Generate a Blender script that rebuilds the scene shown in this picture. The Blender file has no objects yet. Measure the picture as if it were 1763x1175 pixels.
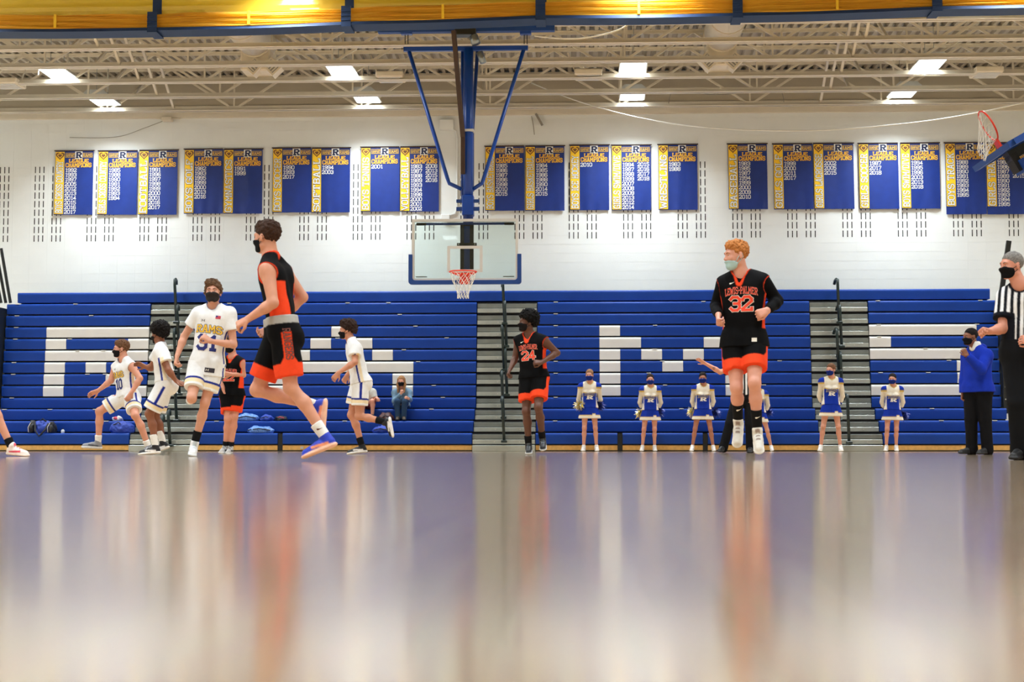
import bpy, bmesh, math, random
import numpy as np
from mathutils import Vector, Matrix
from mathutils.bvhtree import BVHTree

random.seed(7)
SC = bpy.context.scene
COL = SC.collection

# ------------------------------------------------------------------ camera
FPX, CX, CY = 2700.0, 881.5, 587.5          # focal length and centre in pixels of the 1763x1175 frame
CAM = Vector((0.0, 0.0, 0.126))
YAW = math.atan(120.0 / FPX)                # turned a little to the left of the court axis
PITCH = math.atan(179.5 / FPX)              # tilted a little upward
cam_data = bpy.data.cameras.new('camera')
cam_data.sensor_width = 36.0
cam_data.lens = 36.0 * FPX / 1763.0
cam_data.clip_start, cam_data.clip_end = 0.02, 200
cam_data.dof.use_dof = True
cam_data.dof.focus_distance = 24.0
cam_data.dof.aperture_fstop = 5.0
cam = bpy.data.objects.new('camera', cam_data)
COL.objects.link(cam)
cam.location = CAM
cam.rotation_euler = (math.pi / 2 + PITCH, 0, YAW)
SC.camera = cam

# ------------------------------------------------------------------ world and exposure
world = bpy.data.worlds.new('world')
SC.world = world
world.use_nodes = True
world.node_tree.nodes['Background'].inputs[0].default_value = (0.9, 0.95, 1.0, 1)
world.node_tree.nodes['Background'].inputs[1].default_value = 0.02
SC.view_settings.view_transform = 'Standard'
SC.view_settings.look = 'None'
SC.view_settings.gamma = 1.0
SC.view_settings.use_curve_mapping = False
SC.view_settings.exposure = 0.32
LAMP_STRENGTH = 5.0                         # glow of the ceiling lamps' diffusers
LAMP_WATTS = 118.0                          # light each ceiling lamp throws downward
SC.cycles.use_adaptive_sampling = True
SC.cycles.adaptive_threshold = 0.03
SC.cycles.max_bounces = 5
SC.cycles.diffuse_bounces = 3
SC.cycles.glossy_bounces = 3
SC.cycles.transmission_bounces = 6
SC.cycles.transparent_max_bounces = 12
SC.cycles.caustics_reflective = False
SC.cycles.caustics_refractive = False
SC.cycles.sample_clamp_indirect = 6.0
SC.cycles.use_denoising = True

_F = Vector((-math.sin(YAW) * math.cos(PITCH), math.cos(YAW) * math.cos(PITCH), math.sin(PITCH)))
_R = Vector((math.cos(YAW), math.sin(YAW), 0))
_U = _R.cross(_F)
def at(px, py, Y):
    """world point at depth Y (metres down the court) for a measured photo position"""
    d = _F + _R * ((px - CX) / FPX) - _U * ((py - CY) / FPX)
    return CAM + d * ((Y - CAM.y) / d.y)
def atx(px, Y, py=600): return at(px, py, Y).x
def atz(py, Y, px=1000): return at(px, py, Y).z

# ------------------------------------------------------------------ materials
def srgb(r, g, b):
    def f(c):
        c /= 255.0
        return c / 12.92 if c <= 0.04045 else ((c + 0.055) / 1.055) ** 2.4
    return (f(r), f(g), f(b), 1.0)
MATS = {}
def mat(name, col, rough=0.5, metal=0.0, var=0.06, scale=8.0, bump=0.0, bscale=60.0, spec=0.5, coat=0.0, sheen=0.0, attr=False, trans=0.0, alpha=1.0, emit=0.0):
    if name in MATS: return MATS[name]
    m = bpy.data.materials.new(name); m.use_nodes = True
    nt = m.node_tree; N = nt.nodes; L = nt.links
    b = N['Principled BSDF']
    b.inputs['Roughness'].default_value = rough
    b.inputs['Metallic'].default_value = metal
    b.inputs['Specular IOR Level'].default_value = spec
    b.inputs['Coat Weight'].default_value = coat
    b.inputs['Sheen Weight'].default_value = sheen
    b.inputs['Transmission Weight'].default_value = trans
    b.inputs['Alpha'].default_value = alpha
    tc = N.new('ShaderNodeTexCoord')
    no = N.new('ShaderNodeTexNoise'); no.inputs['Scale'].default_value = scale; no.inputs['Detail'].default_value = 3
    L.new(tc.outputs['Object'], no.inputs['Vector'])
    mr = N.new('ShaderNodeMapRange'); mr.inputs[1].default_value = 0.3; mr.inputs[2].default_value = 0.7
    mr.inputs[3].default_value = 1 - var; mr.inputs[4].default_value = 1 + var
    L.new(no.outputs['Fac'], mr.inputs[0])
    mul = N.new('ShaderNodeVectorMath'); mul.operation = 'SCALE'
    if attr:
        a = N.new('ShaderNodeAttribute'); a.attribute_name = 'Col'
        L.new(a.outputs['Color'], mul.inputs[0])
    else:
        mul.inputs[0].default_value = col[:3]
    L.new(mr.outputs[0], mul.inputs['Scale'])
    L.new(mul.outputs[0], b.inputs['Base Color'])
    if bump > 0:
        n2 = N.new('ShaderNodeTexNoise'); n2.inputs['Scale'].default_value = bscale; n2.inputs['Detail'].default_value = 3
        L.new(tc.outputs['Object'], n2.inputs['Vector'])
        bp = N.new('ShaderNodeBump'); bp.inputs['Strength'].default_value = bump; bp.inputs['Distance'].default_value = 0.01
        L.new(n2.outputs['Fac'], bp.inputs['Height']); L.new(bp.outputs[0], b.inputs['Normal'])
    if emit > 0:
        b.inputs['Emission Color'].default_value = col
        b.inputs['Emission Strength'].default_value = emit
    MATS[name] = m
    return m

def floor_material():
    m = bpy.data.materials.new('maple_floor'); m.use_nodes = True
    nt = m.node_tree; N = nt.nodes; L = nt.links; b = N['Principled BSDF']
    tc = N.new('ShaderNodeTexCoord')
    mp = N.new('ShaderNodeMapping'); mp.inputs['Rotation'].default_value = (0, 0, math.pi / 2)
    L.new(tc.outputs['Object'], mp.inputs['Vector'])
    br = N.new('ShaderNodeTexBrick'); br.offset = 0.37; br.inputs['Scale'].default_value = 1.0
    br.inputs['Brick Width'].default_value = 0.9; br.inputs['Row Height'].default_value = 0.057
    br.inputs['Mortar Size'].default_value = 0.0008; br.inputs['Bias'].default_value = 0.0
    br.inputs['Color1'].default_value = srgb(206, 178, 144); br.inputs['Color2'].default_value = srgb(194, 164, 130)
    br.inputs['Mortar'].default_value = srgb(150, 110, 75)
    L.new(mp.outputs[0], br.inputs['Vector'])
    no = N.new('ShaderNodeTexNoise'); no.inputs['Scale'].default_value = 6; no.inputs['Detail'].default_value = 5
    mp2 = N.new('ShaderNodeMapping'); mp2.inputs['Scale'].default_value = (12, 0.6, 1)
    L.new(tc.outputs['Object'], mp2.inputs['Vector']); L.new(mp2.outputs[0], no.inputs['Vector'])
    mx = N.new('ShaderNodeMix'); mx.data_type = 'RGBA'; mx.blend_type = 'MULTIPLY'; mx.inputs[0].default_value = 0.25
    L.new(br.outputs['Color'], mx.inputs[6]); L.new(no.outputs['Color'], mx.inputs[7])
    L.new(mx.outputs[2], b.inputs['Base Color'])
    b.inputs['Roughness'].default_value = FLOOR_ROUGH
    b.inputs['IOR'].default_value = 1.5
    b.inputs['Coat Weight'].default_value = 1.0
    b.inputs['Coat Roughness'].default_value = 0.12
    n3 = N.new('ShaderNodeTexNoise'); n3.inputs['Scale'].default_value = 1.3; n3.inputs['Detail'].default_value = 2
    L.new(tc.outputs['Object'], n3.inputs['Vector'])
    return m
FLOOR_ROUGH = 0.22

M = dict(
    wall=mat('painted_block', srgb(233, 236, 234), 0.55, var=0.02, scale=2.0, bump=0.15, bscale=40),
    sidewall=mat('painted_side_wall', srgb(228, 228, 222), 0.6, var=0.02, scale=2.0),
    slot=mat('slot_black', srgb(14, 15, 18), 0.9),
    steel=mat('painted_steel', srgb(226, 217, 198), 0.5, var=0.04, scale=3),
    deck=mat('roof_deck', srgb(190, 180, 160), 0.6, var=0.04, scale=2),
    blue=mat('seat_blue', srgb(0, 58, 150), 0.5, spec=0.3, var=0.07, scale=3, bump=0.08, bscale=90),
    white=mat('seat_white', srgb(228, 228, 224), 0.36, var=0.03, scale=3, bump=0.08, bscale=90),
    dark=mat('bleacher_dark_steel', srgb(18, 19, 22), 0.7),  # near-black steel of the riser, back and support plates
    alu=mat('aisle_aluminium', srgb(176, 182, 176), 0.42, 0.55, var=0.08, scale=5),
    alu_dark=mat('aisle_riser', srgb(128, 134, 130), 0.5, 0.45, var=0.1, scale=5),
    wood=mat('kick_plank_wood', srgb(226, 178, 102), 0.45, var=0.12, scale=14),
    black=mat('black_steel', srgb(20, 24, 24), 0.4, var=0.1),
    rail=mat('rail_green_black', srgb(22, 40, 38), 0.35, var=0.1),
    hoopblue=mat('hoop_blue', srgb(10, 66, 158), 0.32, var=0.05, scale=4),
    padblue=mat('pad_blue', srgb(12, 62, 136), 0.5, var=0.05, bump=0.1),
    grey=mat('light_grey_paint', srgb(196, 198, 196), 0.45),
    boardwhite=mat('board_white', srgb(214, 214, 210), 0.4, var=0.02),
    red=mat('rim_red', srgb(232, 58, 36), 0.35, var=0.05),
    net=mat('net_cord', srgb(232, 230, 222), 0.8),
    brown=mat('brown_pole', srgb(62, 40, 26), 0.5),
    chrome=mat('zinc', srgb(150, 158, 160), 0.3, 0.8),
    bolt=mat('bolt_steel', srgb(205, 205, 200), 0.3, 0.6),
    cable=mat('white_cable', srgb(236, 234, 226), 0.6),
    duct=mat('duct_paint', srgb(232, 220, 196), 0.55, var=0.03),
    grille=mat('grille_grey', srgb(150, 146, 136), 0.5),
    vinyl=mat('banner_blue', srgb(12, 46, 126), 0.42, var=0.08, scale=4, bump=0.2, bscale=12),
    vinyl_yellow=mat('banner_yellow', srgb(255, 208, 44), 0.4, var=0.05),
    print_white=mat('print_white', srgb(240, 240, 236), 0.5),
    print_navy=mat('print_navy', srgb(16, 30, 76), 0.5),
    print_gold=mat('print_gold', srgb(246, 200, 60), 0.5),
    print_orange=mat('print_orange', srgb(230, 130, 30), 0.5),
    print_brown=mat('print_brown', srgb(120, 72, 44), 0.5),
    curtain=mat('curtain_gold', srgb(255, 200, 64), 0.7, var=0.06, scale=5, bump=0.3, bscale=25, sheen=0.2),
    curtain_blue=mat('curtain_blue_vinyl', srgb(8, 44, 86), 0.55, var=0.08),
)
def mesh_fabric():
    """gold see-through mesh of the upper curtain: threads with open holes between them"""
    m = bpy.data.materials.new('curtain_mesh'); m.use_nodes = True
    nt = m.node_tree; N = nt.nodes; L = nt.links; b = N['Principled BSDF']
    b.inputs['Base Color'].default_value = srgb(255, 212, 50); b.inputs['Roughness'].default_value = 0.7
    tr = N.new('ShaderNodeBsdfTransparent'); tr.inputs[0].default_value = (1, 0.86, 0.42, 1)
    tl = N.new('ShaderNodeBsdfTranslucent'); tl.inputs[0].default_value = srgb(255, 218, 60)
    ms = N.new('ShaderNodeMixShader'); ms.inputs[0].default_value = 0.5
    L.new(b.outputs[0], ms.inputs[1]); L.new(tl.outputs[0], ms.inputs[2])
    m2 = N.new('ShaderNodeMixShader'); m2.inputs[0].default_value = 0.28
    L.new(ms.outputs[0], m2.inputs[1]); L.new(tr.outputs[0], m2.inputs[2])
    L.new(m2.outputs[0], N['Material Output'].inputs['Surface'])
    return m
M['mesh'] = mesh_fabric()
def glow_cloth(m, c, f=.4):
    nt = m.node_tree; N = nt.nodes; L = nt.links; tl = N.new('ShaderNodeBsdfTranslucent'); tl.inputs[0].default_value = c
    ms = N.new('ShaderNodeMixShader'); ms.inputs[0].default_value = f; L.new(N['Principled BSDF'].outputs[0], ms.inputs[1]); L.new(tl.outputs[0], ms.inputs[2]); L.new(ms.outputs[0], N['Material Output'].inputs['Surface'])
glow_cloth(M['curtain'], srgb(255, 210, 80), .55)
def glass_material():
    m = bpy.data.materials.new('tempered_glass'); m.use_nodes = True
    nt = m.node_tree; N = nt.nodes; L = nt.links
    gl = N.new('ShaderNodeBsdfGlossy'); gl.inputs['Roughness'].default_value = 0.02
    tr = N.new('ShaderNodeBsdfTransparent'); tr.inputs[0].default_value = (0.90, 0.955, 0.94, 1)
    fr = N.new('ShaderNodeFresnel'); fr.inputs[0].default_value = 1.45
    ms = N.new('ShaderNodeMixShader')
    L.new(fr.outputs[0], ms.inputs[0]); L.new(tr.outputs[0], ms.inputs[1]); L.new(gl.outputs[0], ms.inputs[2])
    L.new(ms.outputs[0], N['Material Output'].inputs['Surface'])
    return m
M['glass'] = glass_material()
M['lamp'] = mat('lamp_diffuser', (0.87, 0.95, 1.0, 1), 0.5, emit=LAMP_STRENGTH)
M['lamp'].cycles.emission_sampling = 'NONE'   # the lamp's own area light does the lighting
M['floor'] = floor_material()

# ------------------------------------------------------------------ object helpers
def tag(o, label=None, cat=None, group=None, kind=None):
    if label: o['label'] = label
    if cat: o['category'] = cat
    if group: o['group'] = group
    if kind: o['kind'] = kind
    return o
def empty(name, loc, label=None, cat=None, group=None, kind=None):
    o = bpy.data.objects.new(name, None); COL.objects.link(o)
    o.empty_display_size = 0.1
    o.location = loc
    return tag(o, label, cat, group, kind)
def wloc(o):
    v = Vector((0, 0, 0))
    while o is not None:
        v += o.location; o = o.parent
    return v
def link(name, me, m=None, parent=None):
    o = bpy.data.objects.new(name, me); COL.objects.link(o)
    if m is not None:
        for x in (m if isinstance(m, (list, tuple)) else [m]): me.materials.append(x)
    if parent is not None: o.parent = parent
    return o
class MB:
    """collects faces in world space, then becomes one mesh object"""
    def __init__(s): s.v = []; s.f = []; s.mi = []; s.cm = 0
    def add(s, vs, fs):
        n = len(s.v); s.v += [tuple(v) for v in vs]
        s.f += [tuple(i + n for i in f) for f in fs]; s.mi += [s.cm] * len(fs); return s
    def box(s, lo, hi, bev=0.0):
        x0, y0, z0 = lo; x1, y1, z1 = hi
        if bev <= 0:
            return s.add([(x0,y0,z0),(x1,y0,z0),(x1,y1,z0),(x0,y1,z0),(x0,y0,z1),(x1,y0,z1),(x1,y1,z1),(x0,y1,z1)],
                         [(0,3,2,1),(4,5,6,7),(0,1,5,4),(1,2,6,5),(2,3,7,6),(3,0,4,7)])
        b = bev; vs = []
        # chamfered box: 24 verts
        P = []
        for ix, X in ((0, x0), (1, x1)):
            for iy, Y in ((0, y0), (1, y1)):
                for iz, Z in ((0, z0), (1, z1)):
                    dx = b if ix == 0 else -b; dy = b if iy == 0 else -b; dz = b if iz == 0 else -b
                    P.append(((X, Y + dy, Z + dz), (X + dx, Y, Z + dz), (X + dx, Y + dy, Z)))
        def I(ix, iy, iz, k): return ((ix * 2 + iy) * 2 + iz) * 3 + k
        vs = [p for t in P for p in t]
        F = []
        for i in (0, 1):
            q = [I(i,0,0,0), I(i,1,0,0), I(i,1,1,0), I(i,0,1,0)]; F.append(q if i else q[::-1])
            q = [I(0,i,0,1), I(0,i,1,1), I(1,i,1,1), I(1,i,0,1)]; F.append(q if i else q[::-1])
            q = [I(0,0,i,2), I(1,0,i,2), I(1,1,i,2), I(0,1,i,2)]; F.append(q if i else q[::-1])
        for i in (0, 1):
            for j in (0, 1):
                q = [I(i,j,0,0), I(i,j,1,0), I(i,j,1,1), I(i,j,0,1)]; F.append(q if i == j else q[::-1])
                q = [I(0,i,j,1), I(1,i,j,1), I(1,i,j,2), I(0,i,j,2)]; F.append(q if i == j else q[::-1])
                q = [I(i,0,j,0), I(i,0,j,2), I(i,1,j,2), I(i,1,j,0)]; F.append(q if i == j else q[::-1])
        for i in (0,1):
            for j in (0,1):
                for k in (0,1):
                    q = [I(i,j,k,0), I(i,j,k,1), I(i,j,k,2)]; F.append(q if (i + j + k) % 2 else q[::-1])
        return s.add(vs, F)
    def beam(s, a, b, w, h=None, up=(0, 0, 1)):
        """rectangular bar from a to b"""
        a, b = Vector(a), Vector(b); h = h or w
        d = (b - a).normalized(); u = Vector(up)
        if abs(d.dot(u)) > 0.98: u = Vector((0, 1, 0))
        r = d.cross(u).normalized(); u = r.cross(d)
        q = [(-1,-1),(1,-1),(1,1),(-1,1)]
        vs = [p + r * (i * w / 2) + u * (j * h / 2) for p in (a, b) for i, j in q]
        return s.add(vs, [(3,2,1,0),(4,5,6,7),(0,1,5,4),(1,2,6,5),(2,3,7,6),(3,0,4,7)])
    def tube(s, pts, r, n=8, cap=True, closed=False):
        pts = [Vector(p) for p in pts]; m = len(pts)
        rr = r if isinstance(r, (list, tuple)) else [r] * m
        base = len(s.v); prev = None; vs = []
        for i, p in enumerate(pts):
            if closed: d = pts[(i + 1) % m] - pts[(i - 1) % m]
            else: d = pts[min(i + 1, m - 1)] - pts[max(i - 1, 0)]
            d.normalize()
            if prev is None:
                u = Vector((0, 0, 1)) if abs(d.z) < 0.9 else Vector((1, 0, 0))
            else: u = prev
            u = (u - d * u.dot(d)).normalized(); prev = u; w = d.cross(u)
            for k in range(n):
                t = 2 * math.pi * k / n
                vs.append(p + (u * math.cos(t) + w * math.sin(t)) * rr[i])
        fs = []
        for i in range(m if closed else m - 1):
            j = (i + 1) % m
            for k in range(n):
                fs.append((i*n+k, i*n+(k+1)%n, j*n+(k+1)%n, j*n+k))
        if cap and not closed:
            fs.append(tuple(range(n))[::-1]); fs.append(tuple((m-1)*n+k for k in range(n)))
        return s.add(vs, fs)
    def prism(s, poly, axis, lo, hi):
        """extrude a polygon (2D list) along axis 'x','y' or 'z'"""
        n = len(poly); vs = []
        for t in (lo, hi):
            for a, b in poly:
                vs.append({'x': (t, a, b), 'y': (a, t, b), 'z': (a, b, t)}[axis])
        fs = [(i, (i+1)%n, n+(i+1)%n, n+i) for i in range(n)] + [tuple(range(n))[::-1], tuple(range(n, 2*n))]
        return s.add(vs, fs)
    def mesh(s, name, off=Vector((0, 0, 0)), smooth=False):
        me = bpy.data.meshes.new(name)
        me.from_pydata([(v[0]-off[0], v[1]-off[1], v[2]-off[2]) for v in s.v], [], s.f)
        if any(s.mi): me.polygons.foreach_set('material_index', s.mi)
        bm = bmesh.new(); bm.from_mesh(me); bmesh.ops.recalc_face_normals(bm, faces=bm.faces); bm.to_mesh(me); bm.free()
        if smooth: me.shade_smooth()
        return me
    def build(s, name, m, parent=None, smooth=False, own_origin=False):
        if parent is not None: off = wloc(parent)
        elif own_origin:
            a = np.array(s.v); off = Vector(((a[:,0].min()+a[:,0].max())/2, (a[:,1].min()+a[:,1].max())/2, a[:,2].min()))
        else: off = Vector((0, 0, 0))
        o = link(name, s.mesh(name, off, smooth), m, parent)
        if parent is None: o.location = off
        return o

# ================================================================== the room
XL, XR, YB, YW, ZD = -17.0, 16.0, -7.0, 35.0, 8.55
LEDGE = atz(199, YW, 881)
fl = MB().add([(XL, YB, 0), (XR, YB, 0), (XR, YW, 0), (XL, YW, 0)], [(0, 1, 2, 3)]).build('floor', M['floor'])
tag(fl, 'glossy pale maple gym floor', None, None, 'structure')
# back wall: mortar plane, with the painted blocks standing slightly proud of it
wb = MB().box((XL, YW, 0), (XR, YW + 0.2, ZD)).build('wall_back', M['wall'])
tag(wb, 'white painted concrete block wall behind the bleachers', None, None, 'structure')
BW, BH = 0.4064, 0.2032
blk = MB().box((-BW/2 + .0008, -0.003, -BH/2 + .002), (BW/2 - .0008, 0.02, BH/2 - .002), 0.0006).mesh('block')
blk.materials.append(M['wall'])
wx0, wx1 = atx(-30, YW), atx(1800, YW)
# slot pattern: two slotted blocks, then a plain one
sx0 = atx(66.4, YW, 400)
cells = []
row = 0; z = 3.0 + BH / 2
while z < ZD - BH / 2:
    x = sx0 - BW * (12 + 0.5 * (row % 2 == 1) * 0)
    while x < wx1 + BW:
        if x > wx0 - BW: cells.append((x, z, row))
        x += BW
    z += BH; row += 1
seen = [c for c in cells if c[1] < LEDGE]
seen.sort(key=lambda c: c[1] > 4.45)
near, rest = seen[:300], seen[300:] + [c for c in cells if c[1] >= LEDGE]
for i, (x, z, r_) in enumerate(near):
    o = bpy.data.objects.new('block', blk); COL.objects.link(o); o.parent = wb; o.location = (x, YW, z)
b = MB()
for x, z, r_ in rest: b.box((x - BW/2 + .0008, YW - .003, z - BH/2 + .002), (x + BW/2 - .0008, YW + .02, z + BH/2 - .002))
tag(b.build('block_courses', M['wall'], wb), kind='stuff')
b = MB()
zt, zb = atz(278, YW), atz(413, YW)
ncol = 9
dz = (zt - zb) / ncol
for k in range(-6, 70):
    if k % 3 == 2: continue
    for j in (-1, 0, 1):
        x = sx0 + k * BW + j * 0.099
        if x < wx0 or x > wx1: continue
        for i in range(ncol):
            b.box((x - .010, YW - .006, zb + dz * i + .025), (x + .010, YW - .001, zb + dz * (i + 1) - .025))
tag(b.build('sound_slots', M['slot'], wb), kind='stuff')
# ledge angle where the wall meets the roof steel
b = MB(); b.box((XL, YW - .10, LEDGE), (XR, YW, LEDGE + .05)); b.box((XL, YW - .10, LEDGE + .05), (XR, YW - .085, LEDGE + .12))
b.box((XL, YW - .06, LEDGE + .22), (XR, YW, LEDGE + .27))
tag(b.build('trim_1', M['steel']), 'steel ledge angle along the top of the block wall', None, None, 'structure')
for nm, lo, hi in (('wall_left', (XL - .2, YB, 0), (XL, YW, ZD)), ('wall_right', (XR, YB, 0), (XR + .2, YW, ZD)), ('wall_front', (XL, YB - .2, 0), (XR, YB, ZD))):
    tag(MB().box(lo, hi).build(nm, M['sidewall']), None, None, None, 'structure')
# ribbed roof deck
b = MB(); poly = []; x = XL; per = 0.19
while x < XR:
    poly += [(x, ZD), (x + .07, ZD), (x + .095, ZD + .075), (x + .165, ZD + .075)]; x += per
n = len(poly); vs = [(p[0], YB, p[1]) for p in poly] + [(p[0], YW + .2, p[1]) for p in poly]
b.add(vs, [(i, i + 1, n + i + 1, n + i) for i in range(n - 1)])
b.box((XL, YB, ZD + .08), (XR, YW + .2, ZD + .1))
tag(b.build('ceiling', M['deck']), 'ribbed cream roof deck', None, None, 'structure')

tag(MB().box((XL, YW - .03, LEDGE + .27), (XR, YW, ZD)).build('trim_2', M['deck']), 'taupe panel above the wall ledge', None, None, 'structure')  # thin taupe sheet over the upper wall, same colour as the deck
# ------------------------------------------------------------------ roof joists
JB = LEDGE + 0.0                     # underside of the bottom chords
JT = ZD
joist_y = [34.25 - 1.372 * k for k in range(0, 10)]
bot_chord = MB().box((XL, -.10, 0), (XR, -.012, .014)).box((XL, .012, 0), (XR, .10, .014)).box((XL, -.026, .0), (XR, -.012, .10)).box((XL, .012, .0), (XR, .026, .10)).mesh('bottom_chord')
top_chord = MB().box((XL, -.06, JT - JB - .012), (XR, .06, JT - JB)).box((XL, -.02, JT - JB - .07), (XR, -.008, JT - JB)).box((XL, .008, JT - JB - .07), (XR, .02, JT - JB)).mesh('top_chord')
H = JT - JB - .06
PAN = 2.86
diag_a = MB().beam((0, 0, .03), (PAN/2, 0, H + .03), .045).mesh('web_bar')
diag_b = MB().beam((0, 0, .03), (-PAN/2, 0, H + .03), .045).mesh('web_bar')
vert = MB().beam((0, 0, .03), (0, 0, H + .03), .035).mesh('web_post')
for me in (bot_chord, top_chord, diag_a, diag_b, vert): me.materials.append(M['steel'])
ordinal = ['first', 'second', 'third', 'fourth', 'fifth', 'sixth', 'seventh', 'eighth', 'ninth', 'tenth']
for k, y in enumerate(joist_y):
    j = empty('roof_joist', (0, y, JB), 'cream open-web steel roof joist, %s out from the block wall' % ordinal[k], 'joist', 'roof joists')
    for nm, me in (('bottom_chord', bot_chord), ('top_chord', top_chord)):
        o = bpy.data.objects.new(nm, me); COL.objects.link(o); o.parent = j
    x0 = atx(185, 34.25, 190) + (PAN / 2 if k % 2 else 0) * 0 
    i = -4
    while True:
        x = x0 + PAN * i
        if x > XR - 1.5: break
        if x > XL + 1.5:
            for nm, me in (('web_bar', diag_a), ('web_bar', diag_b), ('web_post', vert)):
                o = bpy.data.objects.new(nm, me); COL.objects.link(o); o.parent = j; o.location = (x, 0, 0)
        i += 1
# bridging runs: sloped angles in line between neighbouring joists
for t, (px, sl) in enumerate(((228, 1), (820, -1), (1455, 1), (1490, -1), (185, -1))):
    X = atx(px, 31.0, 120)
    where = ['between the leftmost lamps and the round duct, rising to the wall', 'behind the basket mast', 'beside the lamps at the far right, rising to the wall', 'beside the lamps at the far right, falling to the wall', 'between the leftmost lamps and the round duct, falling to the wall'][t]
    br = empty('joist_bridging', (X, 34.25, JB), 'slanted cream bridging bars %s' % where, 'bridging', 'roof bridging rows')
    for k in range(6):
        ya, yb = joist_y[k], joist_y[k + 1]
        a, c = ((JB + .06, JT - .09) if sl > 0 else (JT - .09, JB + .06))
        MB().beam((X, ya, a), (X, yb, c), .05, .05).build('bridging_bar', M['steel'], br)

# ------------------------------------------------------------------ lamps
def lamp(x, y, z, label):
    L_ = empty('ceiling_lamp', (x, y, z), label, 'lamp', 'high-bay ceiling lamps')
    w, d = 0.25, 0.50
    MB().box((x - w, y - d, z), (x + w, y + d, z + .012)).build('diffuser', M['lamp'], L_)
    b = MB()
    b.prism([(x - w - .03, z + .012), (x + w + .03, z + .012), (x + w + .03, z + .04), (x + .18, z + .13), (x - .18, z + .13), (x - w - .03, z + .04)], 'y', y - d - .02, y + d + .02)
    b.build('housing', M['grey'], L_)
    ld = bpy.data.lights.new('lamp_light', 'AREA'); ld.shape = 'RECTANGLE'; ld.size = 2 * w; ld.size_y = 2 * d
    ld.energy = LAMP_WATTS; ld.color = (0.86, 0.945, 1.0); ld.spread = math.radians(124)
    lo = bpy.data.objects.new('lamp_light', ld); COL.objects.link(lo); lo.parent = L_; lo.location = (0, 0, -.006)
    for s in (-1, 1):
        MB().tube([(x, y + s * .4, z + .16), (x, y + s * .4, JT - .02)], .006, 5).build('hanger_rod', M['chrome'], L_)
ZL = LEDGE + 0.13
def lamp_row(y, pxs, py, names):
    for px, nm in zip(pxs, names):
        lamp(at(px, py, y).x, y, ZL, nm)
lamp_row(33.65, (176, 630, 1089, 1556), 160, [
    'white fluorescent high-bay lamp over the golf banners, close to the wall', 'white high-bay lamp close to the wall, first to the basket mast\'s left',
    'white high-bay lamp close to the wall above the swim and wrestling banners', 'white high-bay lamp close to the wall above the girls soccer banner'])
lamp_row(31.15, (99, 588, 1090, 1600), 105, [
    'white fluorescent lamp with a dangling cord, nearest the left edge', 'white high-bay lamp farther from the wall, beside the big round duct',
    'white high-bay lamp farther from the wall, right of the basket frame', 'white high-bay lamp farther from the wall, nearest the right edge'])
X_COLS = [at(px, 105, 30.85).x for px in (99, 588, 1090, 1600)]
dX = (X_COLS[3] - X_COLS[0]) / 3
X_COLS = [X_COLS[0] - dX] + X_COLS + [X_COLS[3] + dX]
rows_y = [26.25, 23.85, 18.6, 14.2, 9.8, 5.4, 1.0, -3.4]
for ri, y in enumerate(rows_y):
    for ci, x in enumerate(X_COLS):
        lamp(x, y, ZL, 'white high-bay lamp in the %s lamp row before the wall, %s from the left wall' % (ordinal[ri + 2], ordinal[ci]))
for y in (33.65, 31.15):
    for ci in (0, 5):
        lamp(X_COLS[ci], y, ZL, 'white high-bay lamp beside the %s wall, %s row from the bleachers' % ('left' if ci == 0 else 'right', 'first' if y > 32 else 'second'))
# dangling cord of the leftmost lamp
c = [at(69, 112, 30.8), at(66, 120, 30.8), at(70, 118, 30.8), at(72, 114, 30.8), at(67, 113, 30.8), at(66, 129, 30.8)]
tag(MB().tube(c, .008, 5).build('lamp_cord', M['cable'], own_origin=True), 'looped white cord hanging beside the leftmost lamp', 'cord')
# ================================================================== bleachers
NROW, RISE = 13, 0.2547
ROWZ = [0.373 + RISE * k for k in range(NROW)]                    # seat tops, bottom row first
ROWY = [31.85, 32.25, 32.65] + [33.05 + .03 * k for k in range(10)]  # pulled-out front rows, then the closed stack
def seat_profile(y, z):
    h = RISE - 0.034
    return [(y + .012, z - h), (y + .30, z - h), (y + .30, z), (y + .05, z), (y + .028, z - .004), (y + .012, z - .014), (y + .003, z - .03), (y, z - .055)]
YS = 33.15
SX = dict(s1=(atx(6, YS), atx(254.5, YS)), s2=(atx(360, YS), atx(820, YS)), s3=(atx(925, YS), atx(1396, YS)), s4=(atx(1498, YS), atx(1720, YS)))
def cells_of(px0, w, grid):
    """white letter blocks: row from the top -> list of columns"""
    return {r: [(atx(px0 + w * c, YS), atx(px0 + w * (c + 1), YS)) for c in cs] for r, cs in grid.items()}
LET = dict(
    s1=cells_of(77, 35.45, {3: [0,1,2,3,4], 4: [0,4], 5: [0,1,2,3,4], 6: [0,2], 7: [0,3], 8: [0,4]}),
    s2=cells_of(462, 35.7, {3: [3], 4: [2,4], 5: [1,5], 6: [0,1,2,3,4,5,6], 7: [0,6], 8: [0,6]}),
    s3=cells_of(1032, 36.0, {3: [0,6], 4: [0,1,5,6], 5: [0,2,4,6], 6: [0,3,6], 7: [0,6], 8: [0,6]}),
    s4=cells_of(1498, 37.2, {3: [0,1,2,3,4], 4: [0], 5: [0,1,2,3,4], 6: [4], 7: [4], 8: [0,1,2,3,4]}))
LABELS = dict(s1='blue bleacher section whose white blocks form the letter R', s2='blue bleacher section whose white blocks form the letter A',
              s3='blue bleacher section whose white blocks form the letter M', s4='blue bleacher section whose white blocks form the letter S')
GAPS = dict(s1=[], s2=[482], s3=[1067.5, 1214.5], s4=[])
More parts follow.
